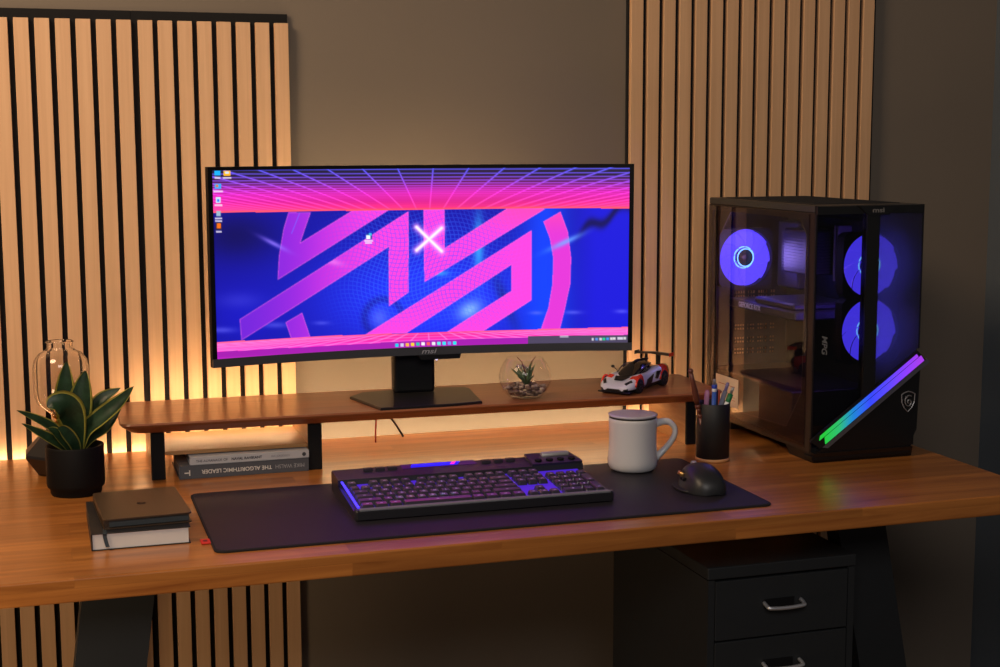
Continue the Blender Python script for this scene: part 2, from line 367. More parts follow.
# ------------------------------------------------------------------ plant and lamp
def plant():
    t = thing('potted_plant', 'green and yellow snake plant in a black cylindrical pot on the desk', 'plant', (-.4395, -.337, DZ))
    pm = mat('black_ceramic', (14, 13, 13), .62, spec=.18, bump=.3, bscale=900)
    R = .0485
    B().lathe([(.036, 0), (.041, .0), (.0425, .003), (.043, .010), (.0475, .0145), (R, .020), (R, .083), (R-.0006, .0845), (R-.003, .0845), (R-.004, .082), (R-.004, .070), (.001, .070)], n=56).make('pot', pm, t)
    B().lathe([(R-.0045, .0702), (.03, .074), (.001, .075)], n=30, cap=(False, True)).make('soil', mat('soil', (38, 28, 20), .95, bump=1., bscale=300, noise=(120, .4)), t)
    mg = wood('leaf_green', (24, 44, 30), (58, 92, 62), (60, 60, 60), .36, contrast=.8); my = mat('leaf_yellow', (186, 184, 84), .4)
    S = .00178
    def P(px, py, y=0.): return Vector(((px-75)*S, y, .084+(445-py)*S))
    def leaf(pts, wmax, nrm, fold=.22, prof=None):
        c = bez(pts, 8); n = len(c); nrm = Vector(nrm).normalized(); rings = []
        for i, q in enumerate(c):
            s = i/(n-1); tg = (c[min(i+1, n-1)]-c[max(i-1, 0)]).normalized()
            side = tg.cross(nrm).normalized(); up = side.cross(tg).normalized()
            w = wmax*.5*(.42+.58*math.sin(min(1, s/.5)*PI/2)) if s < .5 else wmax*.5*math.cos((s-.5)/.5*PI/2)**.72
            w = max(w, .0004)
            row = []
            for k, u in enumerate((-1, -.80, -.42, 0, .42, .80, 1)):
                row.append(q+side*(u*w)+up*(fold*w*(u*u)))
            rings.append(row)
        b = bmesh.new(); vs = [[b.verts.new(p) for p in r] for r in rings]
        for i in range(n-1):
            for k in range(6):
                f = b.faces.new((vs[i][k], vs[i][k+1], vs[i+1][k+1], vs[i+1][k])); f.smooth = True; f.material_index = 1 if k in (0, 5) else 0
        bmesh.ops.solidify(b, geom=b.faces[:], thickness=.0011)
        me = bpy.data.meshes.new('leaf'); b.to_mesh(me); b.free(); me.materials.append(mg); me.materials.append(my)
        o = bpy.data.objects.new('leaf', me); COL.objects.link(o); o.parent = t
    # base point, mid points, tip; normals mostly facing the room
    leaf([P(74, 452, .012), P(70, 427, .012), P(68, 404, .014), P(69, 385, .016), P(71, 365, .020)], .036, (0, -1, .15))
    leaf([P(78, 452, .0), P(80, 420, .0), P(83, 398, .004), P(88, 374, .010)], .043, (-.15, -1, .2))
    leaf([P(77, 455, -.008), P(76, 430, -.013), P(73, 413, -.020), P(67, 404, -.027), P(58, 401, -.030), P(51, 404, -.031)], .052, (-.35, -1, .55), .25)
    leaf([P(79, 452, -.010), P(86, 430, -.018), P(100, 417, -.025), P(117, 403, -.030), P(131, 388, -.034)], .032, (-.45, -1, .55), .28)
    leaf([P(82, 450, .004), P(90, 425, .006), P(101, 404, .008), P(120, 393, .010)], .028, (-.5, -1, .4), .3)
    leaf([P(79, 453, -.004), P(90, 438, -.008), P(105, 428, -.008), P(119, 412, -.006)], .026, (-.5, -.9, .6), .3)
    leaf([P(72, 450, -.004), P(60, 430, -.012), P(45, 418, -.018), P(24, 406, -.024)], .019, (.3, -1, .7), .3)
    leaf([P(73, 453, -.006), P(62, 442, -.018), P(49, 432, -.026), P(28, 418, -.032)], .019, (.3, -1, .5), .3)
    leaf([P(75, 455, -.014), P(66, 440, -.024), P(58, 429, -.028), P(51, 424, -.030)], .020, (.2, -1, .9), .3)
    leaf([P(78, 455, -.014), P(74, 440, -.026), P(66, 428, -.030), P(60, 424, -.032)], .022, (.0, -1, .5), .3)
plant()

def lamp():
    t = thing('table_lamp', 'glass bottle shaped lamp on a black faceted base behind the plant', 'lamp', (-.4545, -.165, DZ))
    B().lathe([(.044, 0), (.050, .002), (.073, .036), (.072, .041), (.040, .074), (.034, .078), (.024, .080), (.001, .0805)], n=8, smooth=False, ph=PI/8).make('base', mat('black_lamp_base', (30, 29, 30), .4), t)
    B().lathe([(.019, .080), (.019, .090), (.015, .092), (.015, .101), (.019, .103), (.019, .1065), (.001, .1065)], n=28).make('socket', mat('brass', (190, 130, 60), .3, 1.), t)
    g = [(.017, .117), (.020, .118), (.022, .121), (.030, .128), (.042, .138), (.0475, .150), (.0490, .165), (.0490, .205), (.0465, .218), (.038, .230), (.027, .236), (.0225, .240), (.0225, .248), (.025, .251), (.0225, .253)]
    inner = [(max(r-.0024, .001), z) for r, z in g[::-1]]
    m = bpy.data.materials.new('clear_glass'); m.use_nodes = True; b = m.node_tree.nodes['Principled BSDF']
    b.inputs['Transmission Weight'].default_value = 1; b.inputs['Roughness'].default_value = .0; b.inputs['IOR'].default_value = 1.45; b.inputs['Base Color'].default_value = (.98, .97, .95, 1)
    MATS['clear_glass'] = m
    B().lathe(g+inner, n=56, cap=(False, False)).make('glass_shade', m, t, (0, 0, -.011))
    b = B(); b.tube([(0, 0, .1065), (0, 0, .135)], .006, 12); b.ball((0, 0, .150), .012, 16, 10, (1, 1, 1.3))
    b.make('bulb', glass('bulb_glass', (.96, .9, .8), 1.3), t)
lamp()

# ------------------------------------------------------------------ curved monitor
MC = (.2115, -.2144); MYAW = -.0459; MK = .678; MT = -.0091; MZ0, MZ1 = .9569, 1.2961; MW = .797
def monitor():
    t = thing('monitor', 'ultrawide curved monitor showing pink and blue desktop artwork', 'monitor', (MC[0], MC[1], SZ), MYAW)
    def P(s, z, off=0.):          # point on the curved surface, s along the arc, off outwards to the rear
        th = s*MK; r = 1/MK
        return Vector(((r+off)*math.sin(th), (r+off)*math.cos(th)-r+MT*(z-1.12), z-SZ))
    # screen: lit artwork as point colours on a dense grid
    nu, nv = 620, 270
    U, V = np.meshgrid(np.linspace(0, 1, nu), np.linspace(0, 1, nv)); U = U.ravel(); V = V.ravel()
    C = [(211.993, 171.145), (5.278, 188.575), (430.69, -5.925), (-8.506, -28.35), (-24.552, 2.767), (1.954, 16.34), (11.604, -.273), (-.789, -1.384)]
    X = sum(c[0]*U**(i//2)*V**(i % 2) for i, c in enumerate(C)); Y = sum(c[1]*U**(i//2)*V**(i % 2) for i, c in enumerate(C))
    X = X+.4; Y = Y+(1-V)*(-.6+1.6*U)
    col = screen_art(X, Y, U, V)
    th = (U-.5)*MW*MK; zz = MZ1+(MZ0-MZ1)*V
    co = np.stack([np.sin(th)/MK, (np.cos(th)-1)/MK+MT*(zz-1.12), zz-SZ], 1)
    i = np.arange(nu-1)[None, :]+np.arange(nv-1)[:, None]*nu
    q = np.stack([i, i+nu, i+nu+1, i+1], 2).reshape(-1, 4)
    me = bpy.data.meshes.new('screen'); me.vertices.add(len(co)); me.vertices.foreach_set('co', co.ravel().astype('f'))
    me.loops.add(q.size); me.loops.foreach_set('vertex_index', q.ravel().astype('i'))
    me.polygons.add(len(q)); me.polygons.foreach_set('loop_start', np.arange(0, q.size, 4, dtype='i')); me.update(calc_edges=True)
    at = me.color_attributes.new('art', 'FLOAT_COLOR', 'POINT'); at.data.foreach_set('color', np.concatenate([col, np.ones((len(col), 1))], 1).ravel().astype('f'))
    m = bpy.data.materials.new('screen_glow'); m.use_nodes = True; nt = m.node_tree; b = nt.nodes['Principled BSDF']
    b.inputs['Base Color'].default_value = (.01, .01, .012, 1); b.inputs['Roughness'].default_value = .35; b.inputs['Specular IOR Level'].default_value = .2
    a = nt.nodes.new('ShaderNodeAttribute'); a.attribute_name = 'art'; nt.links.new(a.outputs['Color'], b.inputs['Emission Color']); b.inputs['Emission Strength'].default_value = 1.18
    me.materials.append(m); o = bpy.data.objects.new('screen', me); COL.objects.link(o); o.parent = t; o.location = (0, -.0004, 0)
    # housing
    xo = MW/2+.0085; zt = MZ1+.0065; zb = MZ0-.0155
    S = [(-xo)+2*xo*k/48 for k in range(49)]
    def curved(s0, s1, z0, z1, o0, o1, n=40, bev=0):
        rings = []
        for k in range(n+1):
            s = s0+(s1-s0)*k/n
            rings.append([P(s, z0, o0), P(s, z1, o0), P(s, z1, o1), P(s, z0, o1)])
        return rings
    b = B(); b.loft(curved(-xo, xo, zb, zt, .002, .012), smooth=False)
    for s0, s1, z0, z1 in ((-xo, -MW/2, zb+.014, zt), (MW/2, xo, zb+.014, zt), (-MW/2, MW/2, MZ1, zt)):
        b.loft(curved(s0, s1, z0, z1, -.0012, .002, 30 if s1-s0 > .1 else 1), smooth=False)
    b.make('bezel', mat('bezel_black', (9, 9, 11), .5, spec=.15), t)
    B().loft(curved(-xo, xo, zb, MZ0, -.003, .003), smooth=False).make('chin', mat('chin_grey', (58, 60, 66), .42), t)
    b = B(); rings = []
    for k in range(41):                                   # domed rear shell
        s = -xo*.96+2*xo*.96*k/40; f = math.sin(PI*k/40)**.5
        rings.append([P(s, zb+.004, .011), P(s, zb+.03, .014+.02*f), P(s, zt-.05, .014+.03*f), P(s, zt-.004, .011)])
    b.loft(rings); b.make('rear_shell', M_blackm, t)
    b = B()
    for z in (1.20, 1.04): b.box((-.24, .0405, z-SZ), (.24, .0425, z-SZ+.008))
    b.make('back_light', bpy.data.materials['warm_unseen_glow'], t)
    lm = mat('logo_silver', (190, 190, 196), .35, .6)
    o = text('logo', 'msi', .0135, frame(P(.008, zb+.0068, -.0036), (1, 0, 0), (0, 0, 1)), lm, t, sx=1.55, bold=.0002, shear=.25)
    # stand
    b = B(); b.box((-.052, .036, .004), (.029, .070, .22), .006, 2); b.make('stand_column', M_black, t)
    b = B(); b.box((-.045, .05, .17), (.045, .075, .27), .006, 2); b.make('mount', M_blackm, t)
    pts = [(-.150, .040), (-.115, .080), (-.080, .090), (.072, .088), (.112, .066), (.125, .055), (.110, -.096), (.088, -.108), (-.040, -.118), (-.108, -.112)]
    pts = [(-.141, .026), (-.112, .066), (-.05, .078), (.056, .082), (.098, .070), (.103, .055), (.0905, -.092), (.03, -.104), (-.106, -.110)]
    b = B(); b.loft([[(x, y, 0) for x, y in pts], [(x, y, .0035) for x, y in pts], [(x*.985, y*.985, .005) for x, y in pts]], smooth=False); b.make('stand_base', mat('base_black', (30, 28, 28), .3), t)
    b = B(); c = [P(s, 1, 0) for s in (-.012, .066)]
    b.poly([(-.012, -.004, zb-SZ), (.072, -.004, zb-SZ), (.069, -.004, zb-SZ-.009), (-.007, -.004, zb-SZ-.009)], (0, .03, 0)); b.make('joystick_housing', M_black, t)
    B().ball((.024, .0, zb-SZ-.0095), .0022).make('power_light', mat('power_led', (200, 200, 255), .4, emit=(190, 190, 255), es=1.5), t)

def screen_art(X, Y, U, V):
    def sm(a, b, x): t = np.clip((x-a)/(b-a), 0, 1); return t*t*(3-2*t)
    def mixc(c, k, a): a = np.clip(a, 0, 1)[:, None]; return c*(1-a)+np.array(k, float)[None, :]*a
    def inpoly(pts):
        r = np.zeros(len(X), bool); n = len(pts)
        for i in range(n):
            x1, y1 = pts[i]; x2, y2 = pts[(i+1) % n]
            c = ((y1 > Y) != (y2 > Y)); xi = (x2-x1)*(Y-y1)/((y2-y1) if y2 != y1 else 1e-9)+x1
            r ^= c & (X < xi)
        return r
    def seg(x1, y1, x2, y2):
        dx, dy = x2-x1, y2-y1; t = np.clip(((X-x1)*dx+(Y-y1)*dy)/(dx*dx+dy*dy), 0, 1)
        return np.hypot(X-x1-t*dx, Y-y1-t*dy)
    N = len(X)
    top = np.interp(X, [213, 300, 430, 530, 632], [212.4, 211, 209.8, 208.6, 209]); bot = np.interp(X, [217, 312, 430, 549, 629], [342.6, 336.6, 332.6, 329.2, 327.2])
    end = np.interp(X, [217, 423, 629], [359.1, 347.5, 341.8])
    # ---- blue middle
    c = np.zeros((N, 3))+np.array([16, 14, 150.])
    c = mixc(c, (30, 50, 245), np.exp(-((X-430)/120)**2-((Y-300)/60)**2)*1.1)
    c = mixc(c, (10, 70, 255), np.exp(-((X-545)/26)**2)*.8)
    c = mixc(c, (24, 22, 215), sm(560, 600, X)*.9)
    c = mixc(c, (12, 8, 84), np.exp(-((X-235)/42)**2-((Y-235)/24)**2)*.9)
    c = mixc(c, (20, 20, 190), np.exp(-((X-245)/40)**2-((Y-315)/30)**2)*.8)
    for k, (x, y, rx, ry, a) in enumerate(((222, 330, 14, 3, .45), (276, 325, 14, 3, .4), (322, 323, 8, 2, .4), (537, 313, 7, 2, .5), (573, 312.5, 9, 2, .5), (622, 311.5, 7, 2, .5), (240, 300, 22, 8, .2))):
        c = mixc(c, (120, 120, 255), np.exp(-((X-x)/rx)**2-((Y-y)/ry)**2)*a)
    # darker wavy cloth shapes and a pale figure hinted behind the logo
    c = mixc(c, (14, 10, 60), np.exp(-((Y-(222-.55*(X-600)+4*np.sin(X*.2)))/5)**2)*sm(572, 590, X)*.8)
    c = mixc(c, (150, 170, 255), np.exp(-((X-380)/9)**2-((Y-318)/10)**2)*.35)
    c = mixc(c, (16, 16, 110), np.exp(-(np.abs(np.hypot(X-384, Y-318)-19)/4)**2)*.45*(X > 355))
    c = mixc(c, (30, 60, 160), np.exp(-((X-398)/8)**2-((Y-262)/16)**2)*.6)
    c = mixc(c, (150, 200, 255), np.exp(-((X-470)/11)**2-((Y-310)/9)**2-((X-470)*(Y-310)/150))*.8)
    c = mixc(c, (20, 30, 120), np.exp(-((X-505-.4*(Y-300))/6)**2-((Y-300)/26)**2)*.7)
    c = mixc(c, (60, 210, 255), np.exp(-((X-479)/5)**2-((Y-245)/30)**2)*.7+np.exp(-((X-440)/9)**2-((Y-273)/3)**2)*.6)
    # fine projected mesh in the centre
    gx = np.sin((X+5*np.sin(Y/14))*2*PI/4.2); gy = np.sin((Y+6*np.sin(X/17))*2*PI/4.2)
    grid = np.maximum(sm(.6, .95, gx), sm(.6, .95, gy))*np.clip(np.exp(-((X-425)/85)**4)*1., 0, 1)*np.exp(-((Y-265)/62)**4)
    c = mixc(c, (60, 120, 255), grid*.42)
    # ---- pink bands of the logo
    def ring(cx, cy, r0, r1): d = np.hypot((X-cx), (Y-cy)); return (d > r0) & (d < r1)
    P1 = [(289, 212.3), (311, 212), (305, 229), (300.5, 242.6), (353, 210.4), (388.5, 210.2), (278.3, 279), (279.6, 255), (284, 229)]
    P2 = [(240.3, 319.3), (408.8, 211.5), (408.8, 292), (389.4, 305.8), (389.4, 246.2), (242, 340.2)]
    P3 = [(286.3, 322.5), (302.4, 312.9), (310.5, 337), (291.8, 339)]
    P4 = [(424, 209.9), (444.8, 209.8), (444.8, 248.4), (508.6, 208.2), (545.6, 209.1), (425, 281.6)]
    P5 = [(366, 334.8), (531.8, 230.7), (531.8, 300), (484, 331), (447, 332.6), (511.8, 291), (511.8, 264.5), (407, 333)]
    P6 = [(544, 222), (560.8, 212.3), (568.2, 232.3), (571.4, 258), (570.5, 284), (565, 309.6), (560, 330), (541.3, 330), (548.9, 308), (553, 284), (553.7, 258), (550.5, 238.8)]
    band = np.zeros(N, bool); halo = np.zeros(N)
    for Pl in (P1, P2, P3, P4, P5, P6): band |= inpoly(Pl)
    pk = np.zeros((N, 3))+np.array([252, 64, 214.])
    pk = mixc(pk, (150, 36, 215), sm(395, 285, X)*.9)
    pk = mixc(pk, (96, 32, 205), sm(330, 235, X)*.8)
    pk = mixc(pk, (214, 50, 205), sm(535, 548, X)*.9)
    pk = mixc(pk, (255, 70, 160), sm(240, 205, Y)*sm(440, 520, X)*.6)
    pk = mixc(pk, (110, 70, 245), grid*.62)
    pk = mixc(pk, (255, 150, 240), np.exp(-((X-340+1.6*(Y-256))/16)**2-((Y-262-.35*(X-335))/3.5)**2)*.5)
    c = np.where(band[:, None], pk, c)
    # thin light outlines along the bands
    for Pl in (P1, P2, P3, P4, P5, P6):
        d = np.full(N, 99.)
        for i in range(len(Pl)):
            a, b_ = Pl[i], Pl[(i+1) % len(Pl)]; d = np.minimum(d, seg(a[0], a[1], b_[0], b_[1]))
        c = mixc(c, (255, 110, 220), np.exp(-(d/.55)**2)*.45)
    c = mixc(c, (110, 110, 255), np.exp(-(seg(292, 233, 300, 213)/.5)**2)*.6)
    c = mixc(c, (150, 120, 255), np.exp(-((X-274)/13)**2-((Y-243-.5*(X-274))/2.6)**2)*.75)
    c = mixc(c, (110, 170, 255), np.exp(-((X-566)/17)**2-((Y-242+.45*(X-566))/3)**2)*.8)
    # glowing cross
    dx = np.minimum(seg(417, 227, 442, 251), seg(442, 228, 417, 250))
    c = mixc(c, (255, 150, 250), np.exp(-(dx/4.2)**2)*.7); c = mixc(c, (255, 240, 255), np.exp(-(dx/1.7)**2))
    # ---- pink grid ceiling and floor
    k = np.clip((Y-169)/(top-169), 0, 1)
    u = np.zeros((N, 3))+np.array([34, 26, 52.]); u = mixc(u, (150, 16, 110), sm(.1, .6, k)); u = mixc(u, (196, 18, 132), sm(.35, .75, k)); u = mixc(u, (255, 44, 120), sm(.72, 1., k))
    u = mixc(u, (200, 30, 120), np.exp(-((X-480)/60)**2-((Y-205)/22)**2)*.5)
    lc = np.stack([np.interp(k, [0, .3, .6, 1], [84, 150, 250, 255]), np.interp(k, [0, .3, .6, 1], [90, 80, 56, 70]), np.interp(k, [0, .3, .6, 1], [255, 250, 225, 150])], 1)
    ph = (1/np.maximum(233.2-Y, 5)-.0158)/.00108; dl = np.abs(ph-np.round(ph))*.00108*(233.2-Y)**2
    l1 = np.exp(-(dl/.55)**2)*(1-.75*sm(.55, .85, k))
    xr = 428+(X-428)*64.2/np.maximum(233.2-Y, 5); r2 = (xr-433.5)/35.5; d2 = np.abs(r2-np.round(r2))*35.5*np.maximum(233.2-Y, 5)/64.2
    slope = np.sqrt(1+((X-428)/np.maximum(233.2-Y, 5))**2); l2 = np.exp(-(d2/slope/.85)**2)
    li = np.clip(np.maximum(l1*.9, l2), 0, 1)[:, None]; u = u*(1-li)+lc*li
    u = mixc(u, (255, 90, 90), np.exp(-((Y-top+.6)/1.1)**2)*.8)
    c = np.where((Y < top)[:, None], u, c)
    kb = np.clip((Y-bot)/(end-bot), 0, 1)
    u = np.zeros((N, 3))+np.array([255, 40, 150.]); u = mixc(u, (246, 46, 210), sm(.2, .8, kb))
    vy = bot-9; xr = 428+(X-428)*24/np.maximum(Y-vy, 3); r2 = (xr-430)/26; d2 = np.abs(r2-np.round(r2))*26*np.maximum(Y-vy, 3)/24
    slope = np.sqrt(1+((X-428)/np.maximum(Y-vy, 3))**2)
    u = mixc(u, (255, 140, 225), np.exp(-(d2/slope/.6)**2)*.7)
    for f in (.12, .30, .52): u = mixc(u, (255, 120, 215), np.exp(-((kb-f)/.03)**2)*.6)
    u = mixc(u, (255, 84, 96), np.exp(-((Y-bot)/1.1)**2)*.7)
    tb = Y > end-6.8; u = np.where(tb[:, None], np.array([158, 26, 168.])[None, :]+0*u, u)
    rg = (X > 528) & (Y > np.interp(X, [528, 629], [336.6, 335.2])); u = np.where(rg[:, None], np.array([74, 66, 92.])[None, :]+0*u, u)
    u = mixc(u, (200, 40, 200), np.exp(-((Y-end+.3)/.7)**2)*.5*(X < 528))
    c = np.where((Y > bot)[:, None], u, c)
    # ---- desktop icons and task bar symbols
    def rect(x, y, w, h, k, a=1.):
        nonlocal c
        e = np.clip(1.2-np.maximum((np.abs(X-x)-w/2), (np.abs(Y-y)-h/2))/.5, 0, 1)*(np.abs(X-x) < w/2+.6)*(np.abs(Y-y) < h/2+.6); c = mixc(c, k, e*a)
    rect(217.8, 172.9, 5.4, 4.2, (20, 170, 245)); rect(227.4, 173.1, 6, 4.2, (250, 180, 30)); rect(227.4, 172.6, 3, 1.2, (200, 220, 250))
    rect(218.3, 186, 6, 4.6, (50, 160, 240)); rect(217.4, 185.6, 1.6, 1.6, (230, 110, 60)); rect(218.6, 199.5, 4, 5, (200, 225, 250)); rect(218.6, 200, 1.6, 2, (50, 120, 230))
    rect(219, 213, 3.6, 4.4, (150, 180, 200)); rect(219, 225.4, 5, 6.4, (60, 40, 40)); rect(219.2, 225.2, 3, 4, (250, 110, 20))
    for x, y, w in ((218, 177.6, 5), (227.5, 177.8, 8), (218.5, 191, 9), (218.8, 204.8, 7), (219, 217.8, 6.5), (219, 220.4, 6), (219.2, 231, 5), (369, 240.5, 8), (369, 242.6, 6)): rect(x, y, w, 1.0, (235, 225, 240), .8)
    rect(369.6, 236, 5, 5, (20, 70, 150)); rect(368.6, 236.8, 3.4, 3, (240, 250, 250)); rect(370.6, 234, 2, 1.6, (60, 190, 230))
    ic = [(20, 200, 230), (200, 200, 230), (250, 180, 60), (250, 210, 40), (40, 190, 170), (240, 240, 240), (240, 90, 90), (230, 230, 230), (90, 230, 220), (40, 220, 240), (120, 140, 240), (30, 220, 230)]
    for i, kk in enumerate(ic):
        x = 397.3+5.25*i; rect(x, np.interp(x, [217, 423, 629], [359.1, 347.5, 341.8])-3.3, 2.6, 2.6, kk)
    for x, w, kk in ((593, 1.2, (220, 220, 230)), (597, 2, (90, 150, 230)), (601, 2, (220, 220, 220)), (604.3, 2, (30, 220, 150)), (608, 2, (60, 160, 250)), (611.7, 2, (230, 225, 225)), (614.6, 2, (230, 225, 225)), (620.5, 5, (220, 215, 230)), (625, 2, (220, 220, 215))): rect(x, np.interp(x, [590, 629], [339.8, 338.4]), w, 1.9, kk, .85)
    rect(564.5, 336.9, 8, 1.2, (200, 195, 210), .7)
    c = np.clip(c, 0, 255)/255; return np.where(c <= .04045, c/12.92, ((c+.055)/1.055)**2.4)
monitor()

# ------------------------------------------------------------------ cables hanging behind the shelf
def cable(pts, r, m, label): tag(B().tube(bez(pts, 8), r, 8).make('cable', m), label, 'cable')
cable([(.136, -.13, .8375), (.138, -.115, .80), (.140, -.10, .775), (.141, -.095, .752)], .0016, mat('red_cable', (170, 40, 24), .5), 'thin red cable dropping from the shelf behind the monitor foot')
cable([(.156, -.10, .8375), (.165, -.09, .81), (.185, -.075, .785), (.206, -.06, .753)], .0022, M_black, 'thicker black cable curving down from the shelf to the desk')

# ------------------------------------------------------------------ mouse pad
def pad():
    t = thing('desk_mat', 'large dark cloth desk mat under keyboard, mug and mouse', 'desk mat', (.197, -.6086, DZ), -.004)
    w, d = .909/2, .3727/2
    def o(z, i=0): return [(x, y, z) for x, y in rrect(-w+i, w-i, -d+i, d-i, .016, 8)]
    B().loft([o(0, .0005), o(.0006), o(.003), o(.0036, .0006), o(.0036, .0030), ], smooth=False).make('stitched_rim', mat('rim_black', (14, 14, 18), .8), t)
    B().loft([o(.0036, .0031), o(.0039, .0034)], smooth=False).make('cloth', mat('pad_cloth', (33, 31, 37), .5, spec=.3, noise=(700, .12), bump=.3, bscale=1500), t)
    b = B(); b.box((-w-.014, -.131, .0004), (-w+.002, -.107, .0030), .0008, 1); b.make('fabric_tag', mat('tag_red', (206, 44, 28), .6), t)
    B().box((-w-.010, -.123, .0030), (-w-.004, -.115, .0031)).make('tag_mark', mat('tag_dark', (90, 20, 16), .6), t)
pad()
PZ = DZ+.0039

# ------------------------------------------------------------------ keyboard
def keyboard():
    t = thing('keyboard', 'full size black keyboard with violet backlight on the desk mat', 'keyboard', (-.027, -.694, PZ), -.012); t.scale = (1, 1.13, 1)
    Wd, D = .434, .190
    cz = lambda y: .0165+.016*y/D      # top face of the case
    cm = mat('kb_case', (32, 31, 36), .34, coat=.3)
    prof = [(0, .002), (0, .0145), (.003, .0175), (.010, .0178), (.012, .0125), (.134, .0225), (.136, .0325), (.186, .037), (.190, .034), (.190, .004), (.17, 0), (.004, 0)]
    b = B(); r = []
    for x, ins in ((0, .003), (.003, 0), (Wd-.003, 0), (Wd, .003)): r.append([(x, y+(ins if y < .05 else -ins), z) for y, z in prof])
    b.loft(r, smooth=False); b.make('case', cm, t)
    B().box((.006, .0005, .0150), (Wd-.006, .0112, .0186), .001, 1).make('front_lip', mat('kb_lip', (112, 114, 122), .4), t)
    b = B(); b.poly([(.0045, .012, .0182), (.0045, .134, .0285), (.0045, .134, .0305), (.0045, .012, .0200)], (.0035, 0, 0)); b.make('side_light', mat('kb_glow', (70, 60, 255), .4, emit=(70, 58, 255), es=1.3), t)
    # lit key plate
    b = B(); b.poly([(.010, .012, .0130), (.010, .134, .0231), (.010, .134, .0235), (.010, .012, .0134)], (Wd-.02, 0, 0)); b.make('key_plate', mat('kb_plate', (40, 22, 80), .5, emit=(84, 40, 240), es=.6), t)
    km = mat('keycap', (52, 47, 60), .28, coat=.5); lg = mat('legend', (210, 190, 240), .5, emit=(190, 130, 255), es=.22)
    u = .0187; x0 = .0125; y0 = .0135; pv = .0196
    rows = [  # (row index from front, [(x in u, w in u, legend)])
        [(0, 1.25, ''), (1.25, 1.25, ''), (2.5, 1.25, ''), (3.75, 6.25, ''), (10, 1.25, ''), (11.25, 1.25, ''), (12.5, 1.25, ''), (13.75, 1.25, ''), (15.25, 1, ''), (16.25, 1, ''), (17.25, 1, ''), (18.5, 2, '0'), (20.5, 1, '.')],
        [(0, 2.25, '')]+[(2.25+i, 1, c) for i, c in enumerate('ZXCVBNM,./')]+[(12.25, 2.75, ''), (16.25, 1, '')]+[(18.5+i, 1, c) for i, c in enumerate('123')],
        [(0, 1.75, '')]+[(1.75+i, 1, c) for i, c in enumerate("ASDFGHJKL;'")]+[(12.75, 2.25, '')]+[(18.5+i, 1, c) for i, c in enumerate('456')],
        [(0, 1.5, '')]+[(1.5+i, 1, c) for i, c in enumerate('QWERTYUIOP[]')]+[(13.5, 1.5, '')]+[(15.25+i, 1, '') for i in range(3)]+[(18.5+i, 1, c) for i, c in enumerate('789')],
        [(i, 1, c) for i, c in enumerate('`1234567890-=')]+[(13, 2, '')]+[(15.25+i, 1, '') for i in range(3)]+[(18.5+i, 1, c) for i, c in enumerate(' /*')]+[(21.5, 1, '-')],
        [(0, 1, '')]+[(2+i, 1, '') for i in range(4)]+[(6.5+i, 1, '') for i in range(4)]+[(11+i, 1, '') for i in range(4)]+[(15.25+i, 1, '') for i in range(3)]]
    extra = [(21.5, 0, 2), (21.5, 2, 2)]
    keys = [(rx, j, w, 1, c) for j, row in enumerate(rows) for rx, w, c in row]+[(x, j, 1, h, '') for x, j, h in extra]
    tilt = math.atan2(.0102, .122)
    cache = {}
    for rx, j, w, h, c in keys:
        ja = j+(.22 if j == 5 else 0)
        kk = (w, h)
        if kk not in cache:
            a, d = w*u-.0022, h*pv-.0030
            def rg(i, z, sh=0): return [(x, y+sh, z) for x, y in rrect(i, a-i, i, d-i, .0014, 2)]
            b = B(); b.loft([rg(0, 0), rg(.0012, .0052, .0004), rg(.0022, .0072, .0008), rg(.0028, .0075, .0008)], smooth=False)
            o = b.make('key', km, t); cache[kk] = o.data
        else:
            o = bpy.data.objects.new('key', cache[kk]); COL.objects.link(o); o.parent = t
        y = y0+ja*pv*.985
        o.location = (x0+rx*u*.984, y, .0137+.0102*(y-.012)/.122); o.rotation_euler = (tilt, 0, 0)
        if c.strip(): text('legend', c, .0062, Matrix.Translation((w*u/2-.001, pv*.45, .0076)), lg, o, ext=.0001)
        else: B().box((w*u/2-.003, pv*.42, .0075), (w*u/2+.001, pv*.47, .0077)).make('legend', lg, o)
    # upper deck: media keys, light bar, round buttons, volume roller
    zt = lambda y: .0325+.0045*(y-.136)/.05
    for x in (.052, .073, .094, .262, .284, .306):
        B().box((x, .168, zt(.17)-.001), (x+.016, .178, zt(.17)+.0048), .001, 1).make('media_key', km, t)
    b = B(); b.poly([(.135, .172, .0362), (.218, .172, .0362), (.226, .184, .0371), (.140, .184, .0371)], (0, 0, .0012)); b.make('logo_light', mat('logo_blue', (20, 20, 250), .4, emit=(26, 26, 255), es=1.1), t)
    b = B(); b.poly([(.205, .172, .0375), (.212, .172, .0375), (.219, .184, .0384), (.212, .184, .0384)], (0, 0, .0003)); b.make('logo_light', mat('logo_pink', (250, 40, 160), .4, emit=(255, 40, 170), es=1.2), t)
    B().poly([(.120, .168, .0352), (.252, .168, .0352), (.252, .188, .0372), (.120, .188, .0372)], (0, 0, .0008)).make('light_bar', mat('bar_violet', (70, 30, 120), .35), t)
    B().poly([(.342, .136, .0320), (.346, .188, .038), (.428, .188, .038), (.434, .150, .034), (.434, .136, .0320)], (0, 0, .0045)).make('control_deck', cm, t)
    for i in range(4):
        B().lathe([(.0062, 0), (.0062, .0032), (.0054, .0040), (.002, .0036), (.0005, .0034)], (.358+.0205*i, .150, .0372), 20).make('round_button', M_blackm, t)
    B().lathe([(.0052, -.025), (.0056, -.024), (.0056, .024), (.0052, .025)], (.397, .174, .0415), 24, axis=Matrix.Rotation(PI/2, 3, 'Y')).make('volume_roller', mat('roller_silver', (176, 174, 176), .4, .5), t)
keyboard()

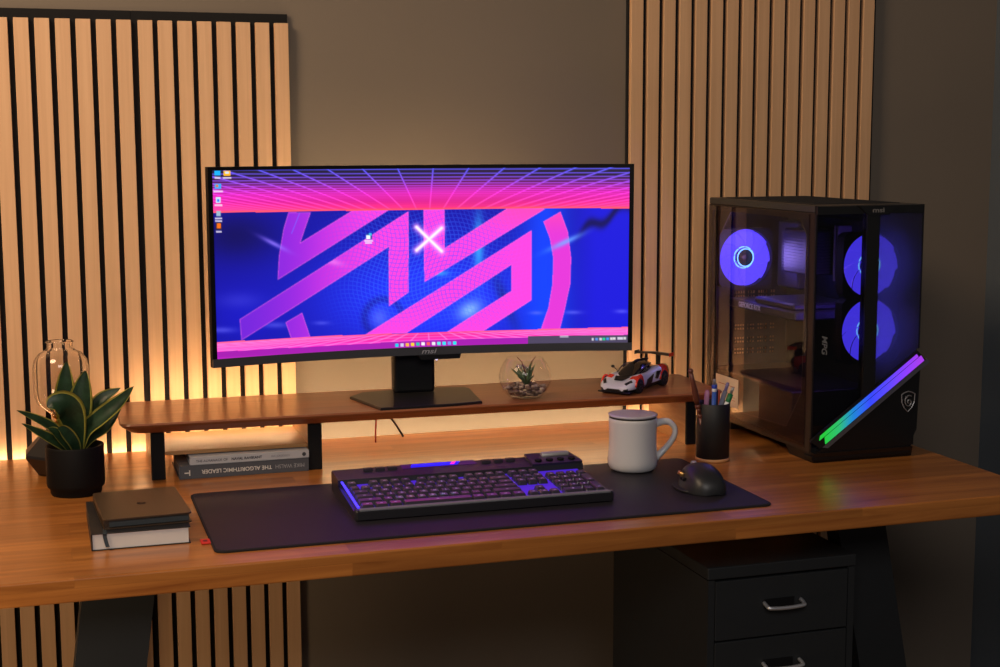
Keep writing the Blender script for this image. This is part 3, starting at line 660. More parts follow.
# ------------------------------------------------------------------ mouse
def mouse():
    t = thing('mouse', 'black ergonomic computer mouse with thumb rest on the desk mat', 'mouse', (.582, -.658, PZ), -.12); t.scale = (.86, 1, .88)
    # sections along y from the palm (near) to the buttons (far); each: y, left x, right x, height, x of crest
    sec = [(-.062, -.006, .018, .010, .006), (-.058, -.020, .030, .024, .006), (-.048, -.033, .037, .036, .006), (-.032, -.042, .040, .045, .004), (-.012, -.046, .041, .050, .002), (.008, -.044, .040, .049, .001), (.028, -.036, .038, .043, .001), (.045, -.028, .036, .034, .002), (.058, -.020, .033, .024, .004), (.064, -.010, .024, .014, .006)]
    rings = []
    for y, xl, xr, h, xc in sec:
        r = []
        for k in range(28):
            a = 2*PI*k/28; cx, sz = math.cos(a), math.sin(a)
            xx = xc+(xr-xc)*abs(cx)**.8*(1 if cx > 0 else -1) if cx > 0 else xc-(xc-xl)*abs(cx)**.9
            zz = h*(max(sz, 0)**.75) if sz > 0 else 0
            if cx < 0 and sz > 0:           # hollow thumb side
                f = math.exp(-((zz/h-.48)/.22)**2) if h else 0
                xx += .011*f*(abs(cx)**.5)*math.exp(-((y-.002)/.035)**2)
            r.append((xx, y, .001+zz))
        rings.append(r)
    b = B(); b.loft(rings); o = b.make('body', mat('mouse_graphite', (34, 35, 38), .42), t)
    md = o.modifiers.new('s', 'SUBSURF'); md.levels = 1; md.render_levels = 2
    b = B(); b.loft([[(-.033+.019*math.cos(2*PI*k/24), .000+.038*math.sin(2*PI*k/24), z) for k in range(24)] for z in (.001, .006)]); b.make('thumb_rest', mat('thumb_rubber', (28, 28, 30), .6), t)
    B().lathe([(.0095, -.004), (.0105, -.003), (.0105, .003), (.0095, .004)], (.003, .040, .034), 24, axis=Matrix.Rotation(PI/2, 3, 'Y')).make('scroll_wheel', M_chrome, t)
    B().lathe([(.008, -.004), (.0088, -.003), (.0088, .003), (.008, .004)], (-.0330, .012, .027), 20, axis=Matrix.Rotation(.5, 3, 'Y')).make('thumb_wheel', mat('brass_wheel', (190, 150, 90), .3, .9), t)
    for y in (-.014, -.004): B().box((-.042, y-.004, .020), (-.034, y+.004, .026), .001, 1).make('side_button', M_black, t)
mouse()

# ------------------------------------------------------------------ mug with lid
def mug():
    t = thing('mug', 'pale grey ceramic mug with lid and loop handle on the desk mat', 'mug', (.5290, -.487, PZ)); t.scale = (.935, .935, 1.145)
    m = mat('glazed_ceramic', (206, 205, 208), .16, coat=.4, noise=(3, .01))
    R = .0470
    out = [(.030, 0), (.040, .0008), (.0455, .004), (.0480, .010), (.0485, .016), (.0472, .028), (.0462, .045), (.0463, .062), (.0470, .078), (.0472, .0835), (.0463, .0845), (.0445, .083), (.0438, .075), (.043, .05), (.042, .012), (.001, .008)]
    B().lathe(out, n=64).make('cup', m, t)
    B().lathe([(.0445, .0830), (.0448, .0852), (.0440, .0868), (.001, .0868)], n=48).make('gasket', mat('gasket_dark', (44, 42, 34), .6), t)
    B().lathe([(.001, .0869), (.0462, .0869), (.0476, .0882), (.0474, .0896), (.040, .0904), (.001, .0898)], n=64).make('lid', mat('lid_ceramic', (178, 174, 184), .25, coat=.2), t)
    p = bez([(.044, 0, .073), (.056, 0, .0755), (.070, 0, .0755), (.0815, 0, .067), (.083, 0, .056), (.076, 0, .044), (.064, 0, .032), (.054, 0, .024), (.046, 0, .0185)], 6)
    n = len(p); b = B(); rr = []
    for i, q in enumerate(p):
        tg = (p[min(i+1, n-1)]-p[max(i-1, 0)]).normalized(); w = Vector((0, 1, 0)); uu = tg.cross(w)
        s = i/(n-1); a = .0065+.004*abs(2*s-1)**3; c = .0052+.0015*abs(2*s-1)**3
        rr.append([q+w*math.cos(2*PI*k/16)*a+uu*math.sin(2*PI*k/16)*c for k in range(16)])
    b.loft(rr); o = b.make('handle', m, t)
    o.rotation_euler = (0, 0, -.20)
mug()

# ------------------------------------------------------------------ pen cup and pens
CUP = (.7100, -.444)
def pencup():
    t = thing('pen_cup', 'black cylindrical pen cup with wooden base, beside the mug', 'pen cup', (CUP[0], CUP[1], DZ))
    B().lathe([(.0305, 0), (.0318, .001), (.0318, .006), (.001, .0065)], n=48).make('base_ring', mat('beech', (206, 150, 96), .45), t)
    B().lathe([(.0300, .0062), (.0312, .0066), (.0314, .1092), (.0308, .1100), (.0296, .1092), (.0290, .103), (.0285, .008), (.001, .008)], n=56).make('sleeve', mat('cup_black', (24, 24, 25), .55, bump=.3, bscale=800), t)
    def pen(name, label, cat, foot, head, r, parts, group='pens in the cup'):
        f = Vector((CUP[0]+foot[0], CUP[1]+foot[1], DZ+foot[2])); h = Vector((CUP[0]+head[0], CUP[1]+head[1], DZ+head[2]+.011)); L = (h-f).length
        t = thing(name, label, cat, f, 0, group); t.rotation_euler = (h-f).to_track_quat('Z', 'Y').to_euler()
        for nm, m, prof in parts: B().lathe([(max(a*r, .0002), b*L) for a, b in prof], n=20).make(nm, m, t)
    bl = mat('pen_blue', (52, 92, 170), .35); bl2 = mat('pen_blue_dark', (30, 60, 170), .35); wh = mat('pen_white', (222, 222, 222), .35); si = mat('pen_silver', (170, 170, 176), .3, .8)
    pen('mechanical_pencil', 'upright blue mechanical pencil with silver tip button in the pen cup', 'pencil', (-.006, -.012, .009), (-.005, -.014, .145), .0042,
        [('barrel', bl, [(.2, 0), (1, .08), (1, .84), (.9, .84)]), ('grip_band', wh, [(1.0, .84), (1.08, .845), (1.08, .875), (1, .88)]), ('collar', bl2, [(1, .88), (1.15, .885), (1.15, .925), (.9, .93)]), ('button', si, [(.7, .93), (.7, .99), (.5, 1.0)])])
    pen('pen', 'black pen with silver push button in the pen cup', 'pen', (.002, -.003, .009), (.009, .008, .133), .0046,
        [('barrel', M_black, [(.2, 0), (1, .08), (1, .90), (.8, .905)]), ('button', si, [(.6, .905), (.6, .985), (.4, 1.0)])])
    pen('pen', 'grey translucent pen leaning to the right in the pen cup', 'pen', (-.020, -.006, .009), (.027, -.006, .136), .0044,
        [('barrel', mat('pen_grey', (134, 136, 148), .25), [(.2, 0), (1, .08), (1, .88), (.8, .885)]), ('button', mat('pen_violet', (120, 110, 160), .3), [(.7, .885), (.7, .985), (.4, 1.0)])])
    pen('pen', 'green and white pen leaning furthest right in the pen cup', 'pen', (-.018, -.012, .009), (.036, -.010, .127), .0047,
        [('barrel', mat('pen_palegreen', (120, 160, 140), .3), [(.2, 0), (1, .08), (1, .56), (.9, .56)]), ('label_band', wh, [(1, .56), (1.03, .565), (1.03, .78), (1, .785)]), ('collar', mat('pen_green', (20, 110, 60), .35), [(1, .785), (1.1, .79), (1.1, .90), (.8, .905)]), ('button', si, [(.6, .905), (.6, .985), (.4, 1.0)])])
    pen('pen', 'pink pen in the pen cup, half hidden behind the blue pencil', 'pen', (-.016, .004, .009), (-.011, .004, .122), .0046,
        [('barrel', mat('pen_pink', (206, 140, 170), .4), [(.2, 0), (1, .08), (1, .96), (.6, 1.0)])])
    pen('pen', 'orange capped pen in the pen cup, behind the black pen', 'pen', (.008, .006, .009), (.015, .010, .119), .0042,
        [('barrel', mat('pen_orange', (210, 90, 40), .4), [(.2, 0), (1, .08), (1, .96), (.6, 1.0)])])
    # turned wooden stick with ball end
    br = mat('dark_turned_wood', (96, 50, 36), .35, noise=(60, .15))
    t = thing('wooden_stick', 'turned brown wooden stick with a ball end, leaning left out of the pen cup', 'stick', (CUP[0]-.012, CUP[1]-.006, DZ+.010))
    h = Vector((-.040, -.004, .163)); L = h.length; t.rotation_euler = h.to_track_quat('Z', 'Y').to_euler()
    B().lathe([(.0025, 0), (.0036, .01), (.0036, .080)], n=14).make('shaft', br, t)
    for z, r in ((.079, .0052), (.098, .0058), (L, .0052)):
        B().ball((0, 0, z), r, 16, 10).make('ball', br, t)
    B().lathe([(.0034, .083), (.0040, .09), (.0040, .094)], n=14).make('shaft', br, t)
    B().lathe([(.0042, .102), (.0058, .112), (.0060, .128), (.0040, .150), (.0034, L-.003)], n=16).make('shaft', br, t)
pencup()

# ------------------------------------------------------------------ glass bowl with succulent
def terrarium():
    t = thing('glass_terrarium', 'small round glass bowl with pebbles and an air plant on the shelf', 'terrarium', (.3940, -.276, SZ)); t.scale = (1, 1, 1.0)
    prof = [(.001, .0012), (.026, .0012), (.031, .003), (.042, .014), (.0495, .030), (.0508, .042), (.0480, .056), (.0420, .068), (.0355, .0765), (.0350, .0775)]
    inner = [(.0342, .0765), (.0408, .067), (.0466, .0555), (.0494, .042), (.0480, .0305), (.0408, .0155), (.030, .0048), (.001, .0040)]
    B().lathe(prof+inner, n=56, cap=(False, False)).make('bowl', glass('bowl_glass', (.97, .97, .98), 1.35), t)
    b = B(); rnd = random.Random(3); cols = [(196, 176, 146), (120, 96, 74), (160, 140, 120), (84, 68, 58)]
    ms = [mat('pebble_%d' % i, c, .6) for i, c in enumerate(cols)]
    for k in range(230):
        a = rnd.random()*2*PI; z = .0075+rnd.random()*.018; R = min(.040, .024+(z-.004)*1.05)*.95; r = R*math.sqrt(rnd.random()); b.mi = rnd.randrange(4)
        b.ball((r*math.cos(a), r*math.sin(a), z+.004*math.cos(r*60)), .0030+rnd.random()*.0018, 7, 5, (1+rnd.random()*.4, 1, .75))
    o = b.make('pebbles', ms, t); o['kind'] = 'stuff'
    gm = mat('airplant_green', (84, 106, 66), .5, noise=(60, .3)); gd = mat('airplant_tip', (90, 50, 34), .6)
    for k in range(15):
        a = k*2.4; e = .2+.95*((k*7) % 5)/5; L = .036+.012*((k*3) % 4)/4
        d = Vector((math.cos(a)*math.sin(e), math.sin(a)*math.sin(e), math.cos(e)))
        p0 = Vector((.004, 0, .026)); pts = [p0, p0+d*L*.5+Vector((0, 0, .002)), p0+d*L+Vector((0, 0, -.001))]
        B().tube(bez(pts, 5), [.0024, .0026, .0027, .0027, .0026, .0023, .0020, .0016, .0012, .0008, .0003], 6).make('leaf', gm, t)
    b = B(); b.tube([(-.016, 0, .080), (-.006, 0, .070), (.002, 0, .045), (.003, 0, .028)], [.0008, .0011, .0012, .001], 6); b.make('twig', gd, t)
    b = B(); b.tube([(.022, .0, .079), (.013, 0, .068), (.006, 0, .045), (.004, 0, .028)], [.0007, .0010, .0011, .001], 6); b.make('twig', gd, t)
    b = B(); rnd = random.Random(5)
    b.ball((-.010, -.004, .062), .006, 6, 4, (1.8, 1, .8)); b.ball((.002, -.006, .058), .005, 6, 4, (1.2, 1, .9)); b.make('crystal', glass('pale_crystal', (.80, .84, .90), 1.9, .15), t)
terrarium()

# ------------------------------------------------------------------ model sports car
def car():
    hd = math.atan2(-.64, -.77)            # heading in the world
    t = thing('model_car', 'white and red model sports car with big rear wing on the shelf', 'model car', (.637, -.240, SZ), hd)
    wh = mat('car_white', (206, 206, 222), .22, coat=.6, noise=(3, .01)); rd = mat('car_red', (222, 52, 30), .22, coat=.6, noise=(3, .01)); bk = mat('car_black', (20, 20, 22), .3); gl = mat('car_glass', (26, 22, 22), .08, coat=.5)
    # x forward, y left
    S = [(-.088, .030, .024, .036), (-.080, .036, .014, .0415), (-.062, .0385, .010, .0440), (-.045, .0385, .008, .0425), (-.028, .0355, .006, .0380), (-.005, .0335, .006, .0345), (.015, .0335, .006, .0340), (.030, .0360, .006, .0350), (.048, .0380, .007, .0335), (.062, .0380, .007, .0290), (.076, .0360, .007, .0235), (.086, .0300, .007, .0180), (.091, .022, .008, .0140)]
    b = B(); rings = []
    for x, w, z0, z1 in S:
        # fender crests high at the sides, low in the middle
        prof = [(-.86, 0), (-1, .22), (-1, .55), (-.93, .85), (-.78, 1.0), (-.5, .93), (-.25, .84), (0, .82), (.25, .84), (.5, .93), (.78, 1.0), (.93, .85), (1, .55), (1, .22), (.86, 0)]
        rings.append([(x, w*u, z0+(z1-z0)*v) for u, v in prof])
    b.loft(rings, smooth=True)
    # colour regions
    for f in b.b.faces:
        c = f.calc_center_median(); f.material_index = 0
        side = abs(c.y) > .024
        if side and c.z > .017 and (.028 < c.x < .060): f.material_index = 1
        if side and c.z > .02 and (-.090 < c.x < -.052): f.material_index = 1
        if c.z < .011: f.material_index = 2
        if c.x < -.083: f.material_index = 2
    b.make('body', [wh, rd, bk], t)
    # teardrop cabin
    b = B(); rings = []
    for x, w, z in ((-.062, .008, .044), (-.050, .014, .0495), (-.030, .020, .0535), (-.010, .0235, .0545), (.006, .0245, .0515), (.022, .0250, .0435), (.036, .023, .0355), (.046, .018, .0295), (.050, .010, .0270)):
        rings.append([(x, w*math.cos(PI*k/10), .026+(z-.026)*math.sin(PI*k/10)**.7) for k in range(11)])
    b.loft(rings); b.make('cabin_glass', gl, t)
    b = B(); b.tube(bez([(-.055, 0, .0525), (-.03, 0, .0545), (-.006, 0, .0555), (.004, 0, .053)], 4), .0022, 8)
    for s in (-1, 1): b.tube(bez([(-.035, s*.0175, .0480), (-.012, s*.022, .0475), (.010, s*.0238, .044), (.030, s*.0225, .035)], 4), .0013, 6)
    b.make('roof_frame', bk, t)
    # wheels
    for x, r in ((.052, .0145), (-.055, .0160)):
        for s in (-1, 1):
            A = Matrix.Rotation(PI/2, 3, 'X')
            w = B().lathe([(r*.55, -.0065), (r*.93, -.0065), (r, -.004), (r, .004), (r*.93, .0065), (r*.55, .0065)], (x, s*.0335, r), 28, axis=A).make('wheel', mat('tyre', (16, 16, 17), .75), t)
            q = B(); q.lathe([(r*.56, -.0066*1), (r*.60, 0), (r*.56, .0066)], (x, s*.0335, r), 24, axis=A)
            for k in range(5):
                a = 2*PI*k/5; q.tube([(x, s*.0402, r), (x+math.cos(a)*r*.58, s*.0402, r+math.sin(a)*r*.58)], .0011, 6)
            q.make('rim', mat('rim_dark', (50, 50, 54), .3, .7), w)
            # wheel arch
            q = B(); q.tube([(x+(r+.0016)*math.cos(a), s*.0375, r+(r+.0016)*math.sin(a)) for a in [PI*k/12 for k in range(13)]], .0022, 6); q.make('wheel_arch', rd if x > 0 else rd, t)
    # side intake and stripes
    for s in (-1, 1):
        b = B(); b.poly([(-.006, s*.0342, .014), (.018, s*.0342, .010), (.012, s*.0342, .022), (-.012, s*.0352, .030)], (0, s*.0012, 0)); b.make('side_intake', bk, t)
        b = B(); b.poly([(-.030, s*.0352, .018), (-.020, s*.0348, .020), (-.026, s*.0350, .034), (-.038, s*.0380, .034)], (0, s*.0016, 0)); b.make('side_blade', bk, t)
        b = B(); b.poly([(.072, s*.0325, .0225), (.084, s*.0250, .0190), (.082, s*.020, .0205), (.068, s*.028, .0262)], (0, 0, .0014)); b.make('headlight', bk, t)
        b = B(); b.tube([(.024, s*.026, .036), (.023, s*.034, .0425)], .0009, 6); b.ball((.023, s*.037, .0440), .0036, 10, 8, (.7, 1.2, .9)); b.make('mirror', bk, t)
    b = B(); b.poly([(.092, -.020, .007), (.092, .020, .007), (.0925, .012, .0115), (.0925, -.012, .0115)], (-.003, 0, 0))
    b.box((.066, -.034, .0035), (.0915, .034, .0060), .0008, 1); b.make('front_splitter', bk, t)
    b = B(); b.box((-.086, -.030, .0045), (.072, .030, .0085), 0); b.make('underbody', bk, t)
    b = B(); b.poly([(.050, -.016, .0300), (.050, .016, .0300), (.070, .009, .0256), (.070, -.009, .0256)], (0, 0, .0008)); b.make('bonnet_vent', bk, t)
    # rear wing
    w = B(); pr = [(-.096, .0590), (-.094, .0625), (-.080, .0632), (-.070, .0605), (-.080, .0590)]
    rings = [[(x+(.006 if abs(y) > .030 else 0)*0, y, z+(0 if abs(y) < .033 else -.002)) for x, z in pr] for y in (-.0390, -.034, 0, .034, .0390)]
    w.loft(rings, smooth=False); w = w.make('rear_wing', bk, t)
    for s in (-1, 1):
        B().box((-.094, s*.039-.0008, .056), (-.074, s*.039+.0008, .0635), .0004, 1).make('end_plate', rd if s > 0 else bk, w)
        b = B(); b.poly([(-.082, s*.014, .036), (-.070, s*.014, .040), (-.074, s*.014, .0612), (-.084, s*.014, .0612)], (0, s*.0015, 0)); b.make('wing_strut', bk, w)
car()

# ------------------------------------------------------------------ computer case
def computer():
    t = thing('computer_tower', 'black glass sided computer case with glowing violet fans and rainbow strip', 'computer', (.868, -.531, DZ), .003)
    W_, D, H = .225, .440, .478
    cm = mat('case_black', (19, 19, 21), .38); cd = mat('case_inner', (30, 30, 33), .5)
    side = mat('case_side_bronze', (60, 48, 40), .32, .4)
    b = B(); b.box((0, .006, H-.014), (W_, D, H), .002, 1); b.make('top_panel', mat('case_top', (56, 54, 52), .5, bump=.1), t)
    b = B(); b.box((.018, .05, H), (W_-.018, D-.04, H+.0015), .0005, 1)
    for k in range(26): b.box((.03, .06+k*.0127, H+.0015), (W_-.03, .064+k*.0127, H+.0022))
    b.make('top_filter', mat('mesh_filter', (30, 30, 32), .7), t)
    B().box((W_-.004, .006, .02), (W_, D, H-.014)).make('right_panel', cm, t)
    B().box((.001, .006, .018), (W_-.004, D, .028)).make('floor_plate', cm, t)
    # rear plate with the row slots of the expansion covers open
    b = B(); y0, y1 = D-.0012, D; xh0, xh1, n = .062, .158, 16
    rows = [(.278, .272), (.268, .262), (.206, .202), (.198, .194), (.178, .174), (.170, .166), (.154, .150), (.146, .142)]
    b.box((.0, y0, .028), (xh0, y1, H-.014)); b.box((xh1, y0, .028), (W_-.004, y1, H-.014))
    zc = H-.014
    for zt, zb in rows:
        b.box((xh0, y0, zt), (xh1, y1, zc)); zc = zb
        st_ = (xh1-xh0)/n
        for k in range(n):
            wd = .0022 if k not in (4, 8, 13) else st_*.98
            b.box((xh0+k*st_, y0, zb), (xh0+k*st_+wd, y1, zt))
    b.box((xh0, y0, .028), (xh1, y1, zc)); b.make('rear_plate', cd, t)
    # left side frame
    b = B(); b.box((0, .004, .02), (.004, .024, H-.014)); b.box((0, D-.012, .02), (.004, D, H-.014)); b.box((0, .024, H-.026), (.004, D-.012, H-.014)); b.box((0, .024, .02), (.004, D-.012, .030)); b.make('side_frame', side, t)
    # dark printed border behind the glass, with an eight sided opening
    out = [(.024, H-.026), (.024, .030), (D-.012, .030), (D-.012, H-.026)]
    inn = [(.072, .455), (.040, .424), (.045, .127), (.100, .052), (.300, .045), (.400, .110), (.412, .385), (.345, .455)]
    b = B()
    def q4(pts): b.poly([(.0045, y, z) for y, z in pts], (.001, 0, 0))
    q4([out[0], inn[0], inn[1]]); q4([out[0], inn[1], inn[2], out[1]]); q4([out[1], inn[2], inn[3]]); q4([out[1], inn[3], inn[4], out[2]]); q4([out[2], inn[4], inn[5]]); q4([out[2], inn[5], inn[6], out[3]]); q4([out[3], inn[6], inn[7]]); q4([out[3], inn[7], inn[0], out[0]])
    b.make('glass_border', mat('print_black', (16, 15, 15), .5), t)
    b = B(); lp = inn+[inn[0]]
    for (a, c), (e, f) in zip(lp[:-1], lp[1:]): b.tube([(.0040, a, c), (.0040, e, f)], .0006, 5)
    b.make('border_line', mat('line_brown', (110, 92, 78), .4), t)
    gl = B().box((-.0035, .020, .026), (-.0005, D-.003, H-.016)).make('side_glass', glass('smoked_glass', (.82, .80, .84), 1.7, .03), t); gl['label'] = 'smoked glass side panel mirroring the wall and shelf'
    # sticker
    s = B().box((-.0042, .287, .052), (-.0036, .388, .112)).make('sticker', mat('sticker_cream', (226, 206, 184), .6), t); s['label'] = 'cream rectangular sticker with faint printing'
    b = B(); b.box((-.0045, .30, .094), (-.0042, .375, .0955)); b.box((-.0045, .300, .072), (-.0042, .345, .073)); b.box((-.0045, .300, .066), (-.0042, .335, .067)); b.make('sticker_print', mat('sticker_ink', (190, 120, 96), .6), s)
    # feet and lower skirt
    b = B(); b.poly([(.002, -.010, .020), (.002, .10, .020), (.006, .090, .0), (.006, .0, .0)], (W_-.014, 0, 0)); b.make('foot', cm, t)
    b = B(); b.poly([(.004, .33, .020), (.004, .42, .020), (.008, .41, .0), (.008, .34, .0)], (W_-.014, 0, 0)); b.make('foot', cm, t)
    # front
    fy = -.002
    A = Vector((.0235, 0, .0365)); Bq = Vector((.2345, 0, .187)); d = (Bq-A).normalized(); nn = Vector((-d.z, 0, d.x))
    def zline(x, off): p = A+nn*off; return p.z+(x-p.x)*d.z/d.x
    up = .0225
    gf = B().poly([(.003, fy, zline(.003, up)), (.104, fy, zline(.104, up)), (.104, fy, H-.016), (.003, fy, H-.016)], (0, .004, 0)).make('front_glass', glass('front_tint', (.52, .52, .55), 1.45, .0), t)
    m = bpy.data.materials.new('fine_mesh'); m.use_nodes = True; nt = m.node_tree; nt.nodes.clear(); L = nt.links.new
    o_ = nt.nodes.new('ShaderNodeOutputMaterial'); tr = nt.nodes.new('ShaderNodeBsdfTransparent'); df = nt.nodes.new('ShaderNodeBsdfPrincipled'); df.inputs['Base Color'].default_value = lin((44, 42, 48)); df.inputs['Roughness'].default_value = .45
    mx = nt.nodes.new('ShaderNodeMixShader'); tc = nt.nodes.new('ShaderNodeTexCoord'); sep = nt.nodes.new('ShaderNodeSeparateXYZ'); L(tc.outputs['Object'], sep.inputs[0])
    sn = []
    for ax in (0, 2):
        mu = nt.nodes.new('ShaderNodeMath'); mu.operation = 'MULTIPLY'; mu.inputs[1].default_value = 2*PI/.0022; L(sep.outputs[ax], mu.inputs[0])
        si = nt.nodes.new('ShaderNodeMath'); si.operation = 'SINE'; L(mu.outputs[0], si.inputs[0]); sn.append(si)
    pr = nt.nodes.new('ShaderNodeMath'); pr.operation = 'MULTIPLY'; L(sn[0].outputs[0], pr.inputs[0]); L(sn[1].outputs[0], pr.inputs[1])
    gt = nt.nodes.new('ShaderNodeMath'); gt.operation = 'GREATER_THAN'; gt.inputs[1].default_value = .02; L(pr.outputs[0], gt.inputs[0])
    tl = nt.nodes.new('ShaderNodeBsdfTranslucent'); tl.inputs[0].default_value = (.5, .5, .5, 1); am = nt.nodes.new('ShaderNodeMixShader'); am.inputs[0].default_value = .25; L(df.outputs[0], am.inputs[1]); L(tl.outputs[0], am.inputs[2])
    L(gt.outputs[0], mx.inputs[0]); L(am.outputs[0], mx.inputs[1]); L(tr.outputs[0], mx.inputs[2]); L(mx.outputs[0], o_.inputs[0])
    B().poly([(.128, fy, zline(.128, up)), (.224, fy, zline(.224, up)), (.224, fy, H-.016), (.128, fy, H-.016)], (0, .0012, 0)).make('mesh_front', m, t)
    b = B(); b.poly([(.103, -.007, zline(.103, up-.001)), (.129, -.007, zline(.129, up-.001)), (.129, -.007, H-.012), (.103, -.007, H-.012)], (0, .018, 0)); b.make('centre_bar', cm, t)
    b = B(); b.poly([(.223, -.004, zline(.223, up)), (W_, -.004, zline(W_, up)), (W_, -.004, H), (.223, -.004, H)], (0, .012, 0)); b.box((0, .0, zline(.0, up)), (.0035, .006, H)); b.box((0, -.004, H-.016), (W_, .006, H-.001)); b.make('front_frame', cm, t)
    b = B(); b.poly([(.083, -.009, H-.001), (.167, -.009, H-.001), (.147, -.009, H-.018), (.103, -.009, H-.018)], (0, .014, 0)); b.make('brow', cm, t)
    lm = mat('logo_dull', (128, 124, 122), .4, .3)
    text('logo', 'msi', .0125, frame((.124, -.0093, H-.0095), (1, 0, 0), (0, 0, 1)), lm, t, sx=1.5, bold=.0002)
    text('lettering', 'MPG', .015, frame((.022, fy-.0003, .222), (0, 0, -1), (1, 0, 0)), mat('logo_grey', (112, 112, 112), .4), t, sx=1.15, shear=.25, bold=.0003)
    lo = [(0, -.006, .0), (W_-.014, -.006, .0), (W_-.014, -.006, .028), (W_-.002, -.006, .052), (W_+.002, -.006, zline(W_+.002, -.006)), (0.0, -.006, zline(0, -.006))]
    b = B(); b.poly([(x, y, max(z, .006)) for x, y, z in lo], (0, .030, 0)); b.make('lower_cover', mat('cover_gloss', (15, 15, 17), .30), t)
    b = B(); p = lambda s, o, y=-.0085: A+d*s+nn*o+Vector((0, y, 0)); Ln = (Bq-A).length
    b.poly([p(-.006, -.003), p(Ln+.004, -.003), p(Ln+.004, -.0115), p(.002, -.0115)], (0, .008, 0)); b.make('silver_trim', mat('trim_silver', (104, 104, 112), .32, .4), t)
    b = B(); b.poly([p(-.02, up), p(Ln-.004, up), p(Ln, -.003), p(-.010, -.003)], (0, .006, 0)); b.make('strip_housing', cm, t)
    def strip(o0, o1, s0, s1):
        b = B(); n = 24
        for k in range(n):
            a = s0+(s1-s0)*k/n; c = s0+(s1-s0)*(k+1)/n; f = .006 if k == 0 else 0
            b.poly([p(a-f*0, o0, -.0105), p(c, o0, -.0105), p(c, o1, -.0105), p(a+f, o1, -.0105)], (0, .004, 0))
        m = bpy.data.materials.get('rainbow_light')
        if not m:
            m = bpy.data.materials.new('rainbow_light'); m.use_nodes = True; nt = m.node_tree; bs = nt.nodes['Principled BSDF']; tc = nt.nodes.new('ShaderNodeTexCoord'); s_ = nt.nodes.new('ShaderNodeSeparateXYZ'); nt.links.new(tc.outputs['Object'], s_.inputs[0])
            mr = nt.nodes.new('ShaderNodeMapRange'); mr.inputs[1].default_value = A.x; mr.inputs[2].default_value = Bq.x; nt.links.new(s_.outputs[0], mr.inputs[0])
            cr = nt.nodes.new('ShaderNodeValToRGB'); e = cr.color_ramp; e.elements[0].color = lin((30, 200, 60)); e.elements[1].color = lin((170, 60, 235)); e.elements[1].position = .96
            for ps, k in ((.14, (40, 190, 110)), (.28, (20, 130, 215)), (.45, (50, 70, 255)), (.62, (90, 70, 255)), (.80, (140, 60, 255))): q = e.elements.new(ps); q.color = lin(k)
            nt.links.new(mr.outputs[0], cr.inputs[0]); nt.links.new(cr.outputs[0], bs.inputs['Emission Color']); bs.inputs['Emission Strength'].default_value = 1.0; bs.inputs['Base Color'].default_value = (.02, .02, .02, 1)
        b.make('light_strip', m, t)
    strip(-.001, .0105, .002, Ln-.004); strip(.0125, .0185, -.004, Ln-.010)
    # crest badge
    sh = [(-.0145, .013), (-.008, .0165), (0, .0185), (.008, .0165), (.0145, .013), (.0135, -.002), (.008, -.013), (0, -.0205), (-.008, -.013), (-.0135, -.002)]
    cx, cz = .2055-.004, .1075
    b = B(); b.tube([(cx+x, -.0075, cz+z) for x, z in sh+[sh[0]]], .0010, 6, False); b.make('crest', mat('crest_silver', (150, 150, 154), .3, .5), t)
    b = B(); b.tube([(cx+x, -.0072, cz+z) for x, z in bez([(.007, .009), (.001, .0105), (-.005, .006), (-.0065, -.001), (-.003, -.008), (.002, -.0095), (.0065, -.005), (.006, .000), (.001, .002), (-.001, -.002), (.002, -.0045)], 5)], [.0012]*51, 6, False)
    b.tube([(cx-.006, -.0072, cz+.009), (cx-.001, -.0072, cz+.0065)], .0010, 5, False); b.tube([(cx-.009, -.0072, cz+.004), (cx-.005, -.0072, cz+.002)], .0010, 5, False)
    b.make('crest_figure', mat('crest_grey', (120, 120, 122), .35, .4), t)
    # interior
    B().box((.186, .085, .03), (.189, D-.006, H-.016)).make('board_tray', cd, t)
    B().box((.176, .12, .16), (.180, D-.02, .44)).make('mainboard', mat('pcb', (26, 26, 32), .4), t)
    B().box((.006, .085, .028), (.184, D-.006, .120), .002, 1).make('power_shroud', cd, t)
    b = B(); b.box((.034, .13, .250), (.172, .415, .268), .003, 1); b.box((.036, .14, .268), (.165, .30, .282), .004, 1); g = b.make('graphics_card', mat('gpu_grey', (60, 58, 72), .28, .3), t)
    text('lettering', 'GEFORCE RTX', .0145, frame((.0335, .317, .259), (0, -1, 0), (0, 0, 1)), mat('gpu_letter', (190, 186, 205), .4, emit=(150, 140, 190), es=.35), g, bold=.0002)
    b = B(); b.box((.10, .20, .33), (.172, .30, .42), .003, 1)
    for k in range(14): b.box((.098, .196, .334+k*.006), (.172, .304, .3362+k*.006))
    b.make('cpu_cooler', mat('cooler_grey', (40, 38, 48), .4, .3), t)
    for y in (.165, .178): B().box((.145, y, .32), (.176, y+.005, .43), .001, 1).make('memory_stick', mat('ram_grey', (120, 116, 130), .4, .3), t)
    b = B(); b.box((.140, .31, .29), (.176, .40, .43), .004, 1); b.make('port_cover', mat('io_cover', (44, 42, 54), .35), t)
    vi = mat('fan_violet', (30, 26, 70), .4, emit=(80, 62, 250), es=2.2); vi2 = mat('fan_frame_black', (16, 16, 20), .5)
    wr = mat('hub_ring_light', (120, 160, 255), .4, emit=(120, 200, 255), es=2.2); hb = mat('fan_hub', (20, 14, 30), .4)
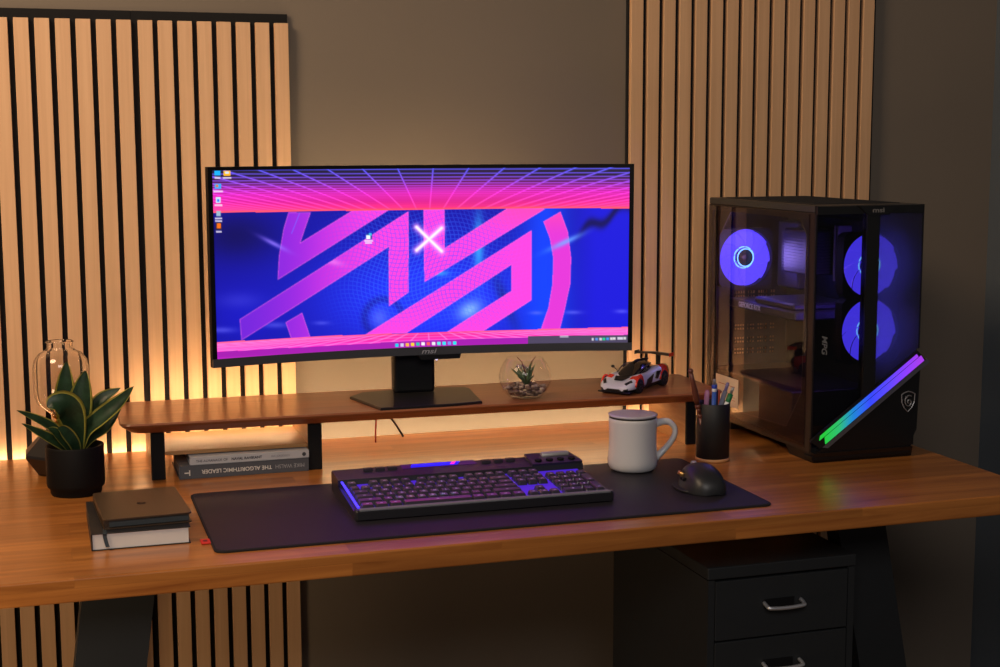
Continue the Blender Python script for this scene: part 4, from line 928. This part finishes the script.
    def fan(cx, y, cz, name, label=None):
        f = thing_part = bpy.data.objects.new(name, None); COL.objects.link(f); f.parent = t; f.location = (cx, y, cz); f.empty_display_size = .02
        if label: f['label'] = label
        RX = Matrix.Rotation(PI/2, 3, 'X')
        b = B(); R0, R1, hw, th = .0605, .0560, .062, .0125
        n = 48; ring_o = []; ring_i = []
        for k in range(n):
            a = 2*PI*k/n+PI/n; c, s = math.cos(a), math.sin(a); k_ = hw/max(abs(c), abs(s)); r = min(k_, hw*1.30)
            ring_o.append((r*c, r*s)); ring_i.append((R0*c, R0*s))
        b.loft([[(x, -th, z) for x, z in ring_i], [(x, -th, z) for x, z in ring_o], [(x, th, z) for x, z in ring_o], [(x, th, z) for x, z in ring_i], [(x, -th, z) for x, z in ring_i]], cap=(False, False), smooth=False)
        b.make('fan_frame', vi2, f)
        b = B(); nb = 9
        for k in range(nb):
            a0 = 2*PI*k/nb; rows = []
            for j in range(9):
                a = a0+2*PI/nb*1.12*j/8; yy = -.0055+.0085*j/8
                rows.append([(r*math.cos(a+.5*(r-.02)/.036), yy*(.6+.4*(r-.02)/.036), r*math.sin(a+.5*(r-.02)/.036)) for r in (.0185, .027, .036, .045, .053, .0595)])
            vs = [[b.b.verts.new(Vector(q)) for q in r] for r in rows]
            for i in range(8):
                for j in range(5): fc = b.b.faces.new((vs[i][j], vs[i][j+1], vs[i+1][j+1], vs[i+1][j])); fc.smooth = True
        bmesh.ops.solidify(b.b, geom=b.b.faces[:], thickness=.0008); b.make('blades', vi, f)
        B().lathe([(.0185, -.009), (.0185, .008), (.001, .008)], n=32, axis=RX).lathe([(.001, .0092), (.0125, .0092), (.0125, .0088), (.001, .0088)], n=32, axis=RX).make('hub', hb, f)
        b = B()
        for r, yy in ((.0185, -.0096), (.0225, -.002)): b.tube([(r*math.cos(2*PI*k/40), yy, r*math.sin(2*PI*k/40)) for k in range(41)], .0013, 6)
        b.make('ring_light', wr, f)
        return f
    fan(.066, D-.030, .352, 'exhaust_fan', 'violet lit fan at the rear of the case, seen through the side glass')
    fan(.137, .040, .364, 'intake_fan', 'upper of the two violet fans behind the front')
    fan(.137, .040, .240, 'intake_fan', 'lower of the two violet fans behind the front')
    l = bpy.data.lights.new('fan_leds', 'POINT'); l.energy = .6; l.color = (.34, .25, 1); l.shadow_soft_size = .03; l.specular_factor = 0
    o = bpy.data.objects.new('fan_leds', l); COL.objects.link(o); o.parent = t; o.location = (.07, .33, .36)
    l = bpy.data.lights.new('fan_leds', 'POINT'); l.energy = .8; l.color = (.32, .14, 1); l.shadow_soft_size = .02; l.specular_factor = 0
    o = bpy.data.objects.new('fan_leds', l); COL.objects.link(o); o.parent = t; o.location = (.118, .055, .305)
computer()
